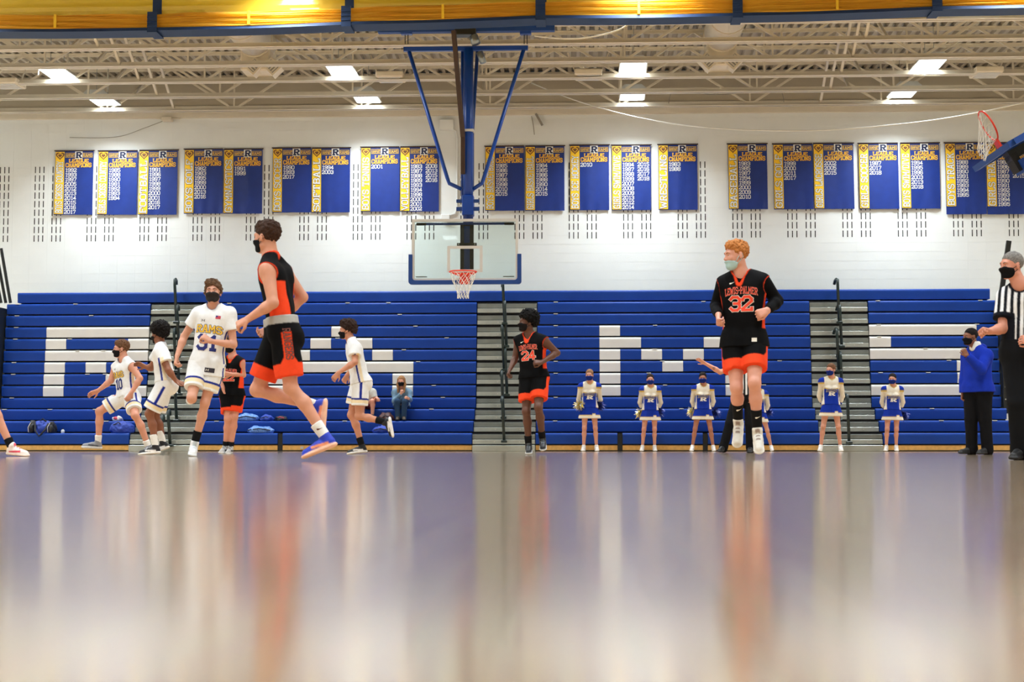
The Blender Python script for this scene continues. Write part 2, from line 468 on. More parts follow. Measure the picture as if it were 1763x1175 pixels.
for key, (x0, x1) in SX.items():
    S = empty('bleacher_section', ((x0 + x1) / 2, ROWY[0], 0), LABELS[key], 'bleachers', 'bleacher sections')
    ex = {0: .06, 1: .04, 2: .02}
    for k in range(NROW - 1):
        r = NROW - 1 - k
        a, b_ = x0, x1
        runs = []
        white = sorted(LET[key].get(r, []))
        # merge neighbouring white blocks into one run
        mer = []
        for w0, w1 in white:
            if mer and abs(mer[-1][1] - w0) < .01: mer[-1][1] = w1
            else: mer.append([w0, w1])
        cur = a
        for w0, w1 in mer:
            w0, w1 = max(w0, a), min(w1, b_)
            if w0 - cur > .02: runs.append((cur, w0, 'blue'))
            runs.append((w0, w1, 'white')); cur = w1
        if b_ - cur > .02: runs.append((cur, b_, 'blue'))
        if k == 0:
            gx = [atx(g, ROWY[0], 757) for g in GAPS[key]]; pts = [a] + [q for g in gx for q in (g - .05, g + .05)] + [b_]
            runs = [(pts[i], pts[i + 1], 'blue') for i in range(0, len(pts), 2)]
        for q0, q1, c in runs:
            o = MB().prism(seat_profile(ROWY[k], ROWZ[k]), 'x', q0 + .003, q1 - .003).build('seat_board', M[c], S)
            if c == 'white': o['label'] = 'white seat board'
        MB().box((x0 + .01, ROWY[k] + .07, ROWZ[k] - RISE - .02), (x1 - .01, ROWY[k] + .11, ROWZ[k] - .02)).build('riser_plate', M['dark'], S)
    kx = [x0] + [q for g in GAPS[key] for q in (atx(g, 31.9, 773) - .05, atx(g, 31.9, 773) + .05)] + [x1]
    for i in range(0, len(kx), 2):
        MB().box((kx[i], 31.9, .022), (kx[i + 1], 31.94, .125), .004).build('kick_plank', M['wood'], S)
    MB().box((x0, 31.94, 0), (x1, 31.96, .14)).box((x0, 31.885, 0), (x1, 31.94, .02)).build('base_channel', M['black'], S)
    for g in GAPS[key]:
        gx = atx(g, ROWY[0], 757)
        MB().box((gx - .047, 31.89, .02), (gx + .047, 31.95, ROWZ[0] - .01)).build('gap_post', M['black'], S)
    if key == 's2':
        MB().box((atx(519, 31.9), 31.885, .045), (atx(524, 31.9), 31.9, .1), .004).build('outlet_plate', M['grey'], S)
    for rr in range(1, 12):      # little light row clips on the seat noses
        for q in range(3):
            if random.random() < .55:
                xx = x0 + (x1 - x0) * (.06 + .3 * q + .25 * random.random() * (q != 0))
                MB().box((xx, ROWY[rr] - .004, ROWZ[rr] - .012), (xx + .09, ROWY[rr] + .05, ROWZ[rr] + .004), .002).build('row_clip', M['boardwhite'], S)
# top row runs the whole length
T = MB().prism(seat_profile(ROWY[12] + .05, ROWZ[12]), 'x', atx(22, YS), atx(1711, YS)).build('bleacher_top_bench', M['blue'], own_origin=True)
tag(T, 'long unbroken blue bench board along the top of all the bleachers', 'bench')
pl = MB().box((atx(22, YS), ROWY[12] + .3, .0), (atx(1711, YS), ROWY[12] + .34, ROWZ[12] - .05)).build('support_panel', M['dark'], T)
# aisles
AISLES = [('s1', 's2', 'beside the R section, behind the number 31 player'), ('s2', 's3', 'between the A and M sections, below the basket'), ('s3', 's4', 'between the M and S sections')]
for i, (a, b_, where) in enumerate(AISLES):
    x0, x1 = SX[a][1] + .01, SX[b_][0] - .01
    A = empty('aisle_steps', ((x0 + x1) / 2, ROWY[0], 0), 'grey aluminium aisle steps %s' % where, 'steps', 'bleacher aisles')
    for k in range(NROW - 1):
        y, z = ROWY[k], ROWZ[k]
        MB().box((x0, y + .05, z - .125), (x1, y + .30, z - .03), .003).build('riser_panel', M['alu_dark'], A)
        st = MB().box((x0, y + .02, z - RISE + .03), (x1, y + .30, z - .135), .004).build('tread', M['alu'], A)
        for q in range(2):
            xx = x0 + (x1 - x0) * (.35 + .4 * q)
            MB().tube([(xx, y + .023, z - .18), (xx, y + .014, z - .18)], .012, 6).build('bolt', M['bolt'], st)
        MB().box((x0, y + .10, z - RISE), (x1, y + .14, z)).build('back_plate', M['dark'], A)
    bx = MB().box((x0, 31.80, 0), (x1, 31.95, .125), .006).build('base_step', M['alu'], A)
# handrails: overlapping posts with a hook at the top
def handrail(px, segs, label):
    X0 = atx(px, 33.0)
    Hn = empty('aisle_handrail', (X0, 32.6, .37), label, 'handrail', 'aisle handrails')
    for (qx, y0, y1, Y) in segs:
        a, c = at(qx, y0, Y), at(qx + 3, y1, Y)
        pts = [a + Vector((-.03, .25, -.02)), a + Vector((-.02, .2, .05)), a + Vector((-.01, .1, .075)), a + Vector((0, .0, .05)), a + Vector((0, -.01, -.05)), c]
        R_ = MB().tube(pts, .031, 10).build('post', M['rail'], Hn, smooth=True)
        MB().box((c.x - .06, Y - .07, c.z - .02), (c.x + .06, Y + .05, c.z + .03), .008).build('flange', M['rail'], R_)
def aisle_segs(px):
    return [(px, 486, 556, 32.98), (px + 4, 531, 597, 32.96), (px - 1, 572, 640, 32.94), (px + 5, 612, 680, 32.92), (px, 655, 725, 32.6)]
handrail(301, aisle_segs(301) + [(290, 713, 768, 31.75), (279, 722, 770, 31.7)], 'dark hooked handrail posts in the aisle right behind the afro-haired white-kit player')
handrail(866, [(866, 490, 558, 32.98), (869, 524, 597, 32.96), (865, 566, 638, 32.94), (870, 606, 681, 32.92), (864, 645, 720, 32.6), (865, 690, 761, 31.75)], 'dark hooked handrail posts in the aisle under the basket')
handrail(1442, aisle_segs(1442) + [(1459, 686, 763, 31.75)], 'dark hooked handrail posts in the aisle between the M and S sections')
# end frames with guard rails
def end_frame(px_base, px_top, s, label):
    X = SX['s1'][0] - .02 if s < 0 else SX['s4'][1] + .02
    E = empty('bleacher_end_rail', (X, 33.0, 0), label, 'guard rail', 'bleacher end rails')
    MB().box((min(X, X + s * .10), 32.9, .0), (max(X, X + s * .10), 34.0, ROWZ[11] - .1)).build('end_panel', M['black'], E)
    for k in range(3, 12):
        for j in (0, 1):
            MB().tube([(X + s * .03 + s * .03 * j, 32.9, ROWZ[k] - .06 - .07 * j), (X + s * .03 + s * .03 * j, 32.885, ROWZ[k] - .06 - .07 * j)], .014, 6).build('bolt', M['bolt'], E)
    for q in range(3):
        a = at(px_base + s * 8 * q, 522, 33.3 + .2 * q); c = at(px_top + s * 8 * q, 428 + 8 * q, 33.3 + .2 * q)
        MB().tube([a, c], .034, 8).build('guard_tube', M['black'], E)
    return E
end_frame(18, 2, -1, 'black leaning guard rails at the left end of the bleachers')
E = empty('bleacher_end_rail', (SX['s4'][1] + .02, 33.0, 0), 'black leaning guard rail and bolted strip at the right end of the bleachers', 'guard rail', 'bleacher end rails')
X = SX['s4'][1] + .02
MB().box((X, 32.95, ROWZ[2] - .1), (X + .10, 34.0, ROWZ[11] - .1)).build('end_panel', M['black'], E)
for k in range(3, 12):
    for j in (0, 1):
        MB().tube([(X + .04 + .03 * j, 32.95, ROWZ[k] - .06 - .07 * j), (X + .04 + .03 * j, 32.935, ROWZ[k] - .06 - .07 * j)], .014, 6).build('bolt', M['bolt'], E)
MB().beam(at(1721, 525, 33.4), at(1737, 415, 33.4), .10, .06, (0, 1, 0)).build('guard_tube', M['black'], E)
MB().tube([at(1745, 520, 33.5), at(1740, 435, 33.5)], .03, 8).build('guard_tube', M['black'], E)
MB().box((X + .12, 32.6, 0), (X + .9, 32.66, .95), .01).build('end_cover', M['grey'], E)

# ================================================================== hanging basket
HY = 26.7                                   # board face
bx0, bx1, bzt, bzb = atx(709, HY, 430), atx(892, HY, 430), atz(377, HY, 800), atz(484, HY, 800)
bc = (bx0 + bx1) / 2
B = empty('hanging_basket', (bc, HY, bzb), 'ceiling-hung basketball goal with glass backboard and blue mast', 'basketball hoop')
FR = .045
b = MB()
for lo, hi in (((bx0, HY, bzt - FR), (bx1, HY + .05, bzt)), ((bx0, HY, bzb), (bx1, HY + .05, bzb + FR)), ((bx0, HY, bzb + FR), (bx0 + FR, HY + .05, bzt - FR)), ((bx1 - FR, HY, bzb + FR), (bx1, HY + .05, bzt - FR))):
    b.box(lo, hi)
bf = b.build('board_frame', M['boardwhite'], B)
MB().box((bx0 + FR, HY + .012, bzb + FR), (bx1 - FR, HY + .024, bzt - FR)).build('glass_pane', M['glass'], B)
sq0, sq1, sqt, sqb = bc - .305, bc + .305, bzb + .15 + .457, bzb + .15
b = MB(); e = .05
for lo, hi in (((sq0, sqt - e), (sq1, sqt)), ((sq0, sqb), (sq1, sqb + e)), ((sq0, sqb + e), (sq0 + e, sqt - e)), ((sq1 - e, sqb + e), (sq1, sqt - e))):
    b.box((lo[0], HY + .006, lo[1]), (hi[0], HY + .0115, hi[1]))
b.build('target_square', M['boardwhite'], B)
# wrap-round edge pad
pz = atz(438, HY, 800)
def pad_path(off):
    r = .05; P = [(bx0 - off, pz)]
    P += [(bx0 - off, bzb - off + r)] + [(bx0 - off + r - r * math.cos(t), bzb - off + r - r * math.sin(t)) for t in (.4, .8, 1.2)] + [(bx0 - off + r, bzb - off)]
    P += [(bx1 + off - r, bzb - off)] + [(bx1 + off - r + r * math.sin(t), bzb - off + r - r * math.cos(t)) for t in (.4, .8, 1.2)] + [(bx1 + off, bzb - off + r), (bx1 + off, pz)]
    return P
po, pi_ = pad_path(.055), pad_path(-.012)
b = MB(); n = len(po)
vs = [(x, yy, z) for yy in (HY - .02, HY + .075) for ring in (po, pi_) for x, z in ring]
fs = []
for i in range(n - 1):
    fs += [(i, i + 1, n + i + 1, n + i), (2*n + i, 3*n + i, 3*n + i + 1, 2*n + i + 1), (i, 2*n + i, 2*n + i + 1, i + 1), (n + i, n + i + 1, 3*n + i + 1, 3*n + i)]
fs += [(0, n, 3*n, 2*n), (n - 1, 3*n - 1, 4*n - 1, 2*n - 1)]
b.add(vs, fs).build('edge_pad', M['padblue'], B)
# steel behind the glass
mx = bc + .03
MB().box((mx - .115, HY + .07, bzb + .12), (mx + .115, HY + .11, bzt - .09)).build('mount_plate', M['black'], B)
MB().box((mx - .05, HY + .05, bzb + .2), (mx + .05, HY + .072, bzt - .12)).build('mount_channel', M['padblue'], B)
MB().box((mx - .17, HY + .045, sqt + .0), (mx + .17, HY + .075, sqt + .055)).build('mount_bracket', M['black'], B)
b = MB().box((bx0 + .08, HY + .06, bzt - .095), (bx1 - .08, HY + .09, bzt - .055)); b.build('top_brace', M['padblue'], B)
for s in (-1, 1):
    xx = bx0 + .07 if s < 0 else bx1 - .07
    MB().box((min(xx, xx - s * .17), HY + .04, bzt - .1), (max(xx, xx - s * .17), HY + .095, bzt - .06), .006).build('corner_clamp', M['black'], B)
    MB().box((min(xx, xx - s * .19), HY + .03, bzb + .07), (max(xx, xx - s * .19), HY + .05, bzb + .085)).build('lower_brace', M['grille'], B)
    MB().tube([(mx + s * .14, HY + .04, sqt + .03), (mx + s * .14, HY + .03, sqt + .03)], .014, 6).build('bolt', M['bolt'], B)
# rim and net
rz = 3.05; rc = Vector((bc - .0, HY - .15 - .2286 - .02, rz))
rim = MB().tube([(rc.x + .2286 * math.cos(t), rc.y + .2286 * math.sin(t), rz) for t in np.linspace(0, 2*math.pi, 33)[:-1]], .0115, 8, closed=True).build('rim', M['red'], B, smooth=True)
b = MB().prism([(rc.x - .09, rz + .0), (rc.x + .09, rz + .0), (rc.x + .085, rz - .17), (rc.x - .085, rz - .17)], 'y', HY - .03, HY - .005)
b.box((rc.x - .085, HY - .17, rz - .03), (rc.x + .085, HY - .01, rz + .0))
b.tube([(rc.x - .09, HY - .03, rz - .02), (rc.x - .2, rc.y + .12, rz - .005)], .012, 6).tube([(rc.x + .09, HY - .03, rz - .02), (rc.x + .2, rc.y + .12, rz - .005)], .012, 6)
b.build('rim_bracket', M['red'], rim)
def make_net(b, ring_fn, depth_fn, n=12, levels=6):
    for i in range(n):
        for s in (1, -1):
            pts = []
            for l in range(levels + 1):
                t = l / levels
                ang = 2 * math.pi * (i + s * .5 * l) / n
                pts.append(ring_fn(ang, t))
            b.tube(pts, .0045, 4)
def ring_fn(ang, t):
    r = .225 * (1 - t) ** 1.6 + .10 * (1 - (1 - t) ** 1.6) + .012 * math.sin(t * 6)
    return Vector((rc.x + r * math.cos(ang), rc.y + r * math.sin(ang), rz - .012 - .44 * t))
b = MB(); make_net(b, ring_fn, None)
b.build('net', M['net'], B)
# mast, braces, top frame
MY = HY + .35
def P(px, py, Y=MY): return at(px, py, Y)
topz = P(801, 84).z
MB().tube([(mx, MY, bzt - .02), (mx, MY, topz)], .088, 12).build('mast', M['hoopblue'], B, smooth=True)
MB().tube([(P(795.5, 90).x, MY + .12, topz), (P(796, 330).x, MY + .12, P(796, 345).z)], .032, 10).build('side_pole', M['hoopblue'], B, smooth=True)
MB().tube([P(822, 88, MY + .3), P(813, 230, MY + .1), P(813, 330, MY + .1)], .032, 10).build('rear_pole', M['padblue'], B, smooth=True)
MB().beam(P(781, 52, MY - .6), P(797, 236, MY - .12), .075, .05).beam(P(797, 236, MY - .12), P(797, 300, MY - .12), .075, .05).build('fold_brace', M['brown'], B)
MB().beam((P(695, 84).x, MY, topz), (P(909, 82).x, MY, topz), .075, .075).build('cross_bar', M['hoopblue'], B)
for s, a, m_, e_ in ((-1, (703, 84), (772, 313), (795, 326)), (1, (902, 84), (831, 313), (814, 326))):
    MB().tube([P(*a), P(a[0] + (m_[0] - a[0]) * .97, a[1] + (m_[1] - a[1]) * .97), P(m_[0] - s * 1.5, m_[1] + 3), P(*e_)], .034, 10).build('side_brace', M['hoopblue'], B, smooth=True)
    h = P(700 if s < 0 else 905, 76)
    up = P(700 if s < 0 else 905, 58, MY)
    for dx in (-.025, .025):
        MB().tube([h + Vector((dx, 0, 0)), up + Vector((dx, 0, 0))], .008, 6).build('hanger_rod', M['black'], B)
    MB().box((up.x - .1, MY - .06, up.z - .02), (up.x + .1, MY + .06, up.z + .12), .01).build('beam_clamp', M['hoopblue'], B)
MB().box((mx - .1, MY - .12, P(800, 372).z), (mx + .1, MY + .12, P(800, 338).z), .01).build('mast_clamp', M['hoopblue'], B)
MB().box((mx - .2, MY - .1, P(800, 364).z), (mx + .2, MY - .02, P(800, 358).z)).box((mx - .2, MY - .1, P(800, 350).z), (mx + .2, MY - .02, P(800, 345).z)).build('clamp_ears', M['padblue'], B)
MB().box((P(793, 225).x, MY - .1, P(793, 228).z), (P(816, 225).x, MY + .1, P(793, 224).z)).build('strap', M['boardwhite'], B)
up = P(800, 50)
MB().box((P(651, 50).x, MY - .07, up.z - .06), (P(955, 50).x, MY + .07, up.z + .07), .006).build('carrier_beam', M['padblue'], B)
for hx in (P(665, 50).x, P(800, 50).x, P(940, 50).x):
    MB().tube([(hx, MY, up.z + .05), (hx, MY, JT)], .03, 8).build('roof_hanger', M['padblue'], B)
MB().box((P(783, 58).x, MY - .14, P(783, 63).z), (P(820, 58).x, MY + .1, P(783, 52).z), .01).build('winch', M['black'], B)
MB().tube([P(815, 62, MY - .1), P(820, 76, MY - .12)], .08, 10).build('winch_motor', M['chrome'], B, smooth=True)
MB().tube([P(826, 90, MY - .1), P(832, 108, MY - .12)], .06, 10).build('winch_drum', M['chrome'], B, smooth=True)

# ------------------------------------------------------------------ folded-up side basket at the right edge
SY = 21.6
q = Vector((60, 0, 34)).normalized()                 # up the board's face
nrm = Vector((-q.z, 0, q.x))                         # out of its face
o0 = at(1704, 270, SY)                               # lower edge of the board
S = empty('side_basket', o0, 'folded-up side basket with red rim at the top right edge', 'basketball hoop')
def sb(u, w, v): return o0 + q * u + Vector((0, 1, 0)) * w + nrm * v
def slab(b, u0, u1, w0, w1, v0, v1):
    vs = [sb(u, w, v) for u in (u0, u1) for w in (w0, w1) for v in (v0, v1)]
    return b.add(vs, [(0,1,3,2),(4,6,7,5),(0,4,5,1),(2,3,7,6),(0,2,6,4),(1,5,7,3)])
slab(MB(), .05, 1.07, -.9, .9, -.03, 0).build('backboard', M['glass'], S)
b = MB(); slab(b, 0, .08, -.93, .93, -.06, .025); slab(b, .08, .45, -.97, -.88, -.06, .025); slab(b, .08, .45, .88, .97, -.06, .025); b.build('edge_pad', M['padblue'], S)
b = MB(); slab(b, .45, 1.1, -.95, -.88, -.05, .02); slab(b, .45, 1.1, .88, .95, -.05, .02); slab(b, 1.03, 1.1, -.9, .9, -.05, .02); b.build('board_frame', M['hoopblue'], S)
b = MB(); slab(b, .2, 1.2, -.12, .12, -.2, -.06); b.build('support_arm', M['black'], S)
b = MB(); slab(b, .25, 1.5, -.2, .2, -.42, -.24); b.build('support_tube', M['hoopblue'], S)
b = MB(); slab(b, .2, .3, -.15, .15, -.38, -.12); b.build('hinge_block', M['dark'], S)
ru = .2                                              # rim height up the board
def rimp(ang, r=.2286): return sb(ru, r * math.sin(ang), .15 + .2286 + r * math.cos(ang))
rim2 = MB().tube([rimp(t) for t in np.linspace(0, 2*math.pi, 33)[:-1]], .0125, 8, closed=True).build('rim', M['red'], S, smooth=True)
b = MB(); slab(b, ru - .17, ru + .02, -.085, .085, 0, .03); slab(b, ru - .03, ru, -.085, .085, 0, .17)
b.build('rim_bracket', M['red'], rim2)
b = MB()
ctr = sb(ru, 0, .3786)
for i in range(12):
    for s in (1, -1):
        pts = []
        for l in range(7):
            t = l / 6; ang = 2 * math.pi * (i + s * .5 * l) / 12
            rr = .225 + (.10 - .225) * (1 - (1 - t) ** 1.6)
            p0 = rimp(ang, rr)
            # the net swings down from the tilted rim under its own weight
            c1 = ctr + Vector((-.10 * t, 0, -.40 * t ** 1.1))
            pts.append(c1 + (p0 - ctr))
        b.tube(pts, .0045, 4)
b.build('net', M['net'], S)

# ================================================================== rolled divider curtain
KY = 24.6
strap_px = [-62, 268, 599, 931, 1268, 1609, 1955]
strap_top = [20, 21, 15, 8, 9, 3, -2]
strap_bot = [49, 51, 45, 38, 38, 31, 26]
K = empty('divider_curtain', at(900, 45, KY), 'rolled-up gold divider curtain with navy hem and straps along the top of the photo', 'curtain')
def sag(i, t):   # the bundle hangs a little between straps
    zt = atz(strap_top[i] * (1 - t) + strap_top[i+1] * t, KY, 881); zb_ = atz(strap_bot[i] * (1 - t) + strap_bot[i+1] * t, KY, 881)
    s_ = .035 * math.sin(math.pi * t)
    return zt - s_ * .3, zb_ - s_ * .4
for i in range(len(strap_px) - 1):
    xa, xb = atx(strap_px[i], KY, 40), atx(strap_px[i + 1], KY, 40)
    NS = 28; b = MB(); hem = MB(); folds = 7
    rnd = random.Random(i)
    amp = [rnd.uniform(.6, 1.3) for _ in range(folds)]
    rings = []; hr = []
    for k in range(NS + 1):
        t = k / NS; x = xa + (xb - xa) * t; zt, zb_ = sag(i, t)
        pin = .55 + .45 * min(1, 6 * min(t, 1 - t))
        ring = []
        nf = folds * 4
        for j in range(nf + 1):           # front face with folds
            u = j / nf; z = zt + (zb_ + .05 - zt) * u
            ph = u * folds
            yy = KY - .16 * pin - .055 * pin * amp[min(folds - 1, int(ph))] * abs(math.sin(math.pi * (ph + .12 * math.sin(5 * t + i)))) 
            ring.append((x, yy, z + .01 * math.sin(7 * t + j)))
        ring.append((x, KY + .2, zb_ + .05)); ring.append((x, KY + .2, zt))
        rings.append(ring)
        hr.append([(x, KY - .2, zb_ + .05), (x, KY - .21, zb_ + .0), (x, KY + .2, zb_ - .005), (x, KY + .2, zb_ + .05)])
    for bb, rg in ((b, rings), (hem, hr)):
        n = len(rg[0])
        bb.add([p for r_ in rg for p in r_], [(k * n + j, k * n + (j + 1) % n, (k + 1) * n + (j + 1) % n, (k + 1) * n + j) for k in range(NS) for j in range(n)])
    b.build('folded_bundle', M['curtain'], K, smooth=True)
    hem.build('hem', M['curtain_blue'], K)
    # seam tape in the middle of each bay and the mesh panel hanging down to the bundle
    xm = (xa + xb) / 2; zt, zb_ = sag(i, .5)
    MB().box((xm - .02, KY - .225, zb_ + .06), (xm + .02, KY - .17, zt)).build('seam_tape', M['vinyl_yellow'], K)
    b = MB(); nx = 18
    vs = []; 
    for r_ in range(2):
        for k in range(nx + 1):
            t = k / nx; zt, zb_ = sag(i, t)
            vs.append((xa + (xb - xa) * t, KY + .03 + .02 * math.sin(9 * t + i), zt - .02 if r_ == 0 else ZD - .1))
    b.add(vs, [(k, k + 1, nx + 2 + k, nx + 1 + k) for k in range(nx)])
    b.build('mesh_panel', M['mesh'], K, smooth=True)
for i in range(1, len(strap_px) - 1):
    x = atx(strap_px[i], KY, 40); w = .078
    zt, zb_ = atz(strap_top[i], KY, 881), atz(strap_bot[i], KY, 881)
    b = MB(); b.box((x - w, KY - .215, zb_ - .015), (x + w, KY - .20, zt + .02)); b.box((x - w, KY - .215, zb_ - .03), (x + w, KY + .22, zb_ - .012))
    b.box((x - w * .8 + .01, KY - .0, zt - .02), (x + w * .8 + .03, KY + .02, ZD - .1))
    for k in range(3): b.tube([(x - w, KY - .215, zb_ + (zt - zb_) * (.25 + .25 * k)), (x + w, KY - .215, zb_ + (zt - zb_) * (.28 + .25 * k))], .014, 6)
    b.build('strap', M['curtain_blue'], K)

# ================================================================== ducts, diffusers, cables
def duct(px, label, grilles):
    D = empty('air_duct', at(px, 70, 31.0), label, 'duct', 'round air ducts')
    X, Z = at(px, 74, 30.5).x, JB + .62
    MB().tube([(X, 25.1, Z + .1), (X, 31.3, Z + .1)], .36, 20).build('pipe', M['duct'], D, smooth=True)
    for k in range(5):
        y = 25.6 + 1.3 * k
        MB().tube([(X, y - .03, Z + .1), (X, y + .03, Z + .1)], .375, 20).build('band', M['duct'], D)
    MB().box((X - .3, 30.9, JB + .1), (X + .3, 31.6, Z), .03).build('plenum', M['duct'], D)
    for gx, gy, s in grilles:
        c = at(gx, gy, 30.85)
        th = .75 * s
        r_ = Vector((math.cos(th), 0, math.sin(th))); u = Vector((-math.sin(th), 0, math.cos(th)))
        b = MB()
        def q4(w, h, d0, d1, mb):
            vs = [c + r_ * (i * w) + u * (j * h) + Vector((0, d, 0)) for d in (d0, d1) for i, j in ((-1,-1),(1,-1),(1,1),(-1,1))]
            mb.add(vs, [(0,1,2,3),(7,6,5,4),(0,4,5,1),(1,5,6,2),(2,6,7,3),(3,7,4,0)])
        q4(.125, .15, 0, .3, b); g = b.build('grille_frame', M['duct'], D)
        b = MB(); q4(.085, .11, -.012, .01, b); b.build('grille_face', M['grille'], g)
        for k in range(4):
            b = MB(); cc = c; 
            vs = [cc + r_ * (i * .08) + u * (-.08 + .055 * k + j * .012) + Vector((0, d, 0)) for d in (-.02, .0) for i, j in ((-1,-1),(1,-1),(1,1),(-1,1))]
            b.add(vs, [(0,1,2,3),(7,6,5,4),(0,4,5,1),(1,5,6,2),(2,6,7,3),(3,7,4,0)]).build('grille_slat', M['steel'], g)
duct(432, 'round cream air duct above the golf and soccer banners', [(468, 114, 1), (437, 113, -1)])
duct(1246, 'round cream air duct above the baseball banner', [(1219, 104, 1), (1264, 104, -1)])
def diffuser(px, py, label):
    c = at(px, py, 31.6); D = empty('ceiling_diffuser', c, label, 'air diffuser', 'flat ceiling diffusers')
    MB().box((c.x - .28, c.y - .3, c.z - .02), (c.x + .28, c.y + .3, c.z + .1), .02).build('body', M['duct'], D)
    for k in range(4): MB().box((c.x - .22, c.y - .24 + .13 * k, c.z - .032), (c.x + .22, c.y - .17 + .13 * k, c.z - .02)).build('louvre', M['boardwhite'], D)
    for s in (-1, 1): MB().beam((c.x + s * .27, c.y, c.z + .1), (c.x + s * .42, c.y, c.z + .5), .025).build('hanger', M['steel'], D)
diffuser(673, 136, 'small flat cream air diffuser left of the basket frame'); diffuser(1013, 132, 'small flat cream air diffuser right of the basket frame')
diffuser(1698, 128, 'small flat cream air diffuser near the right edge'); diffuser(14, 147, 'small flat cream air diffuser near the left edge')
def cable(pts, r, label, name='cable', m='cable'):
    # smooth through the points
    P_ = [Vector(p) for p in pts]; out = []
    for i in range(len(P_) - 1):
        p0, p1, p2, p3 = P_[max(i-1,0)], P_[i], P_[i+1], P_[min(i+2, len(P_)-1)]
        for k in range(8):
            t = k / 8
            out.append(.5 * ((2*p1) + (p2-p0)*t + (2*p0-5*p1+4*p2-p3)*t*t + (3*p1-p0-3*p2+p3)*t**3))
    out.append(P_[-1])
    return tag(MB().tube(out, r, 5).build(name, M[m], own_origin=True, smooth=True), label, 'cable')
cable([at(915, 143, 33.8), at(1000, 176, 33.3), at(1110, 205, 32.8), at(1230, 221, 32.2), at(1400, 225, 31.4), at(1560, 213, 30.6), at(1680, 195, 30.0), at(1790, 170, 29.4)], .014, 'long white cable sagging in front of the wall at the right')
cable([at(920, 62, 25.6), at(960, 66, 25.6), at(1000, 66, 25.6), at(1045, 58, 25.6), at(1080, 43, 25.6), at(1110, 10, 25.6), Vector((at(1115, 0, 25.6).x, 25.6, JT))], .013, 'short white cable drooping right of the basket frame')
cable([at(120, 237, 34.95), at(200, 236, 34.95), at(250, 220, 34.95), at(285, 207, 34.95)], .007, 'thin dark wire sagging across the wall above the banners', 'wire', 'grille')
cable([Vector((at(1150, 150, 34.25).x, 34.25, JB + .02)), at(1163, 156, 34.1), at(1230, 163, 33.9), at(1290, 158, 33.9), at(1340, 152, 34.1), Vector((at(1350, 148, 34.25).x, 34.25, JB + .02))], .008, 'thin dark wire sagging under the joists at the right', 'wire', 'grille')
# wall box with conduit
c = at(769, 215, YW - .06); W = empty('conduit_box', c, 'white electrical box with conduit on the wall left of the mast', 'electrical box')
MB().box((c.x - .16, YW - .12, c.z - .12), (c.x + .16, YW - .008, c.z + .12), .01).build('box', M['wall'], W)
pts = [at(775, 220, YW - .03), at(785, 226, YW - .03), at(787, 240, YW - .03), at(787, 358, YW - .03), at(783, 368, YW - .03), at(770, 372, YW - .03)]
MB().tube(pts, .02, 6).build('conduit', M['wall'], W)
c2 = at(767, 374, YW - .06)
MB().box((c2.x - .1, YW - .1, c2.z - .06), (c2.x + .1, YW - .008, c2.z + .06), .01).build('lower_box', M['wall'], W)
c = at(288, 206, YW - .1); W = empty('wall_speaker', c, 'small cream fitting on the wall ledge above the football banner', 'wall fitting')
MB().box((c.x - .12, YW - .2, c.z - .04), (c.x + .12, YW - .01, c.z + .05), .01).build('body', M['steel'], W)
MB().tube([(c.x - .25, YW - .1, c.z + .03), (c.x + .3, YW - .1, c.z + .02)], .015, 6).build('bar', M['steel'], W)
c = at(930, 207, YW - .1); W = empty('wall_bracket', c, 'small grey bracket with a dangling wire right of the mast', 'wall fitting')
MB().beam((c.x - .1, YW - .1, c.z + .15), (c.x + .05, YW - .1, c.z - .12), .05).build('arm', M['grille'], W)
MB().tube([at(915, 200, YW - .05), at(918, 215, YW - .05), at(920, 232, YW - .05)], .01, 5).build('wire', M['grille'], W)
# ================================================================== block lettering
G = {}
def g(c, *lines, w=4): G[c] = (w, [list(l) for l in lines])
O8 = [(1,0),(3,0),(4,1),(4,5),(3,6),(1,6),(0,5),(0,1),(1,0)]
g('0', O8); g('O', O8)
g('1', [(1,0),(3,0)], [(2,0),(2,6),(0.8,5)], w=3.2)
g('2', [(0,4.6),(0,5),(1,6),(3,6),(4,5),(4,4),(0,0.6),(0,0),(4,0),(4,1)])
g('3', [(0,5),(1,6),(3,6),(4,5),(4,3.8),(3.2,3.1),(1.5,3.1)], [(3.2,3.1),(4,2.4),(4,1),(3,0),(1,0),(0,1)])
g('4', [(3,0),(3,6),(0,2),(0,1.6),(4.2,1.6)])
g('5', [(4,6),(0.2,6),(0.2,3.4),(3,3.6),(4,2.8),(4,1),(3,0),(1,0),(0,1)])
g('6', [(4,5),(3,6),(1,6),(0,5),(0,1),(1,0),(3,0),(4,1),(4,2.4),(3.2,3.2),(0,3.2)])
g('7', [(0,5),(0,6),(4,6),(4,5),(1.6,0)])
g('8', [(1,3.1),(0,4),(0,5.2),(1,6),(3,6),(4,5.2),(4,4),(3,3.1),(1,3.1),(0,2.2),(0,.8),(1,0),(3,0),(4,.8),(4,2.2),(3,3.1)])
g('9', [(0,1),(1,0),(3,0),(4,1),(4,5),(3,6),(1,6),(0,5),(0,3.7),(1,2.9),(4,2.9)])
g('A', [(-.2,0),(1.1,0)], [(3,0),(4.3,0)], [(.5,0),(1.8,6),(2.3,6),(3.6,0)], [(1,2),(3.1,2)])
g('B', [(0,0),(0.6,0),(0.6,6),(3,6),(4,5.2),(4,4),(3,3.1),(.6,3.1)], [(3,3.1),(4,2.2),(4,.8),(3,0),(0,0)])
g('C', [(4,4.4),(4,5),(3,6),(1,6),(0,5),(0,1),(1,0),(3,0),(4,1),(4,1.6)])
g('D', [(0,0),(3,0),(4,1),(4,5),(3,6),(0,6)], [(.6,0),(.6,6)])
g('E', [(4,1.2),(4,0),(.4,0),(.4,6),(4,6),(4,4.8)], [(.4,3.1),(2.8,3.1)])
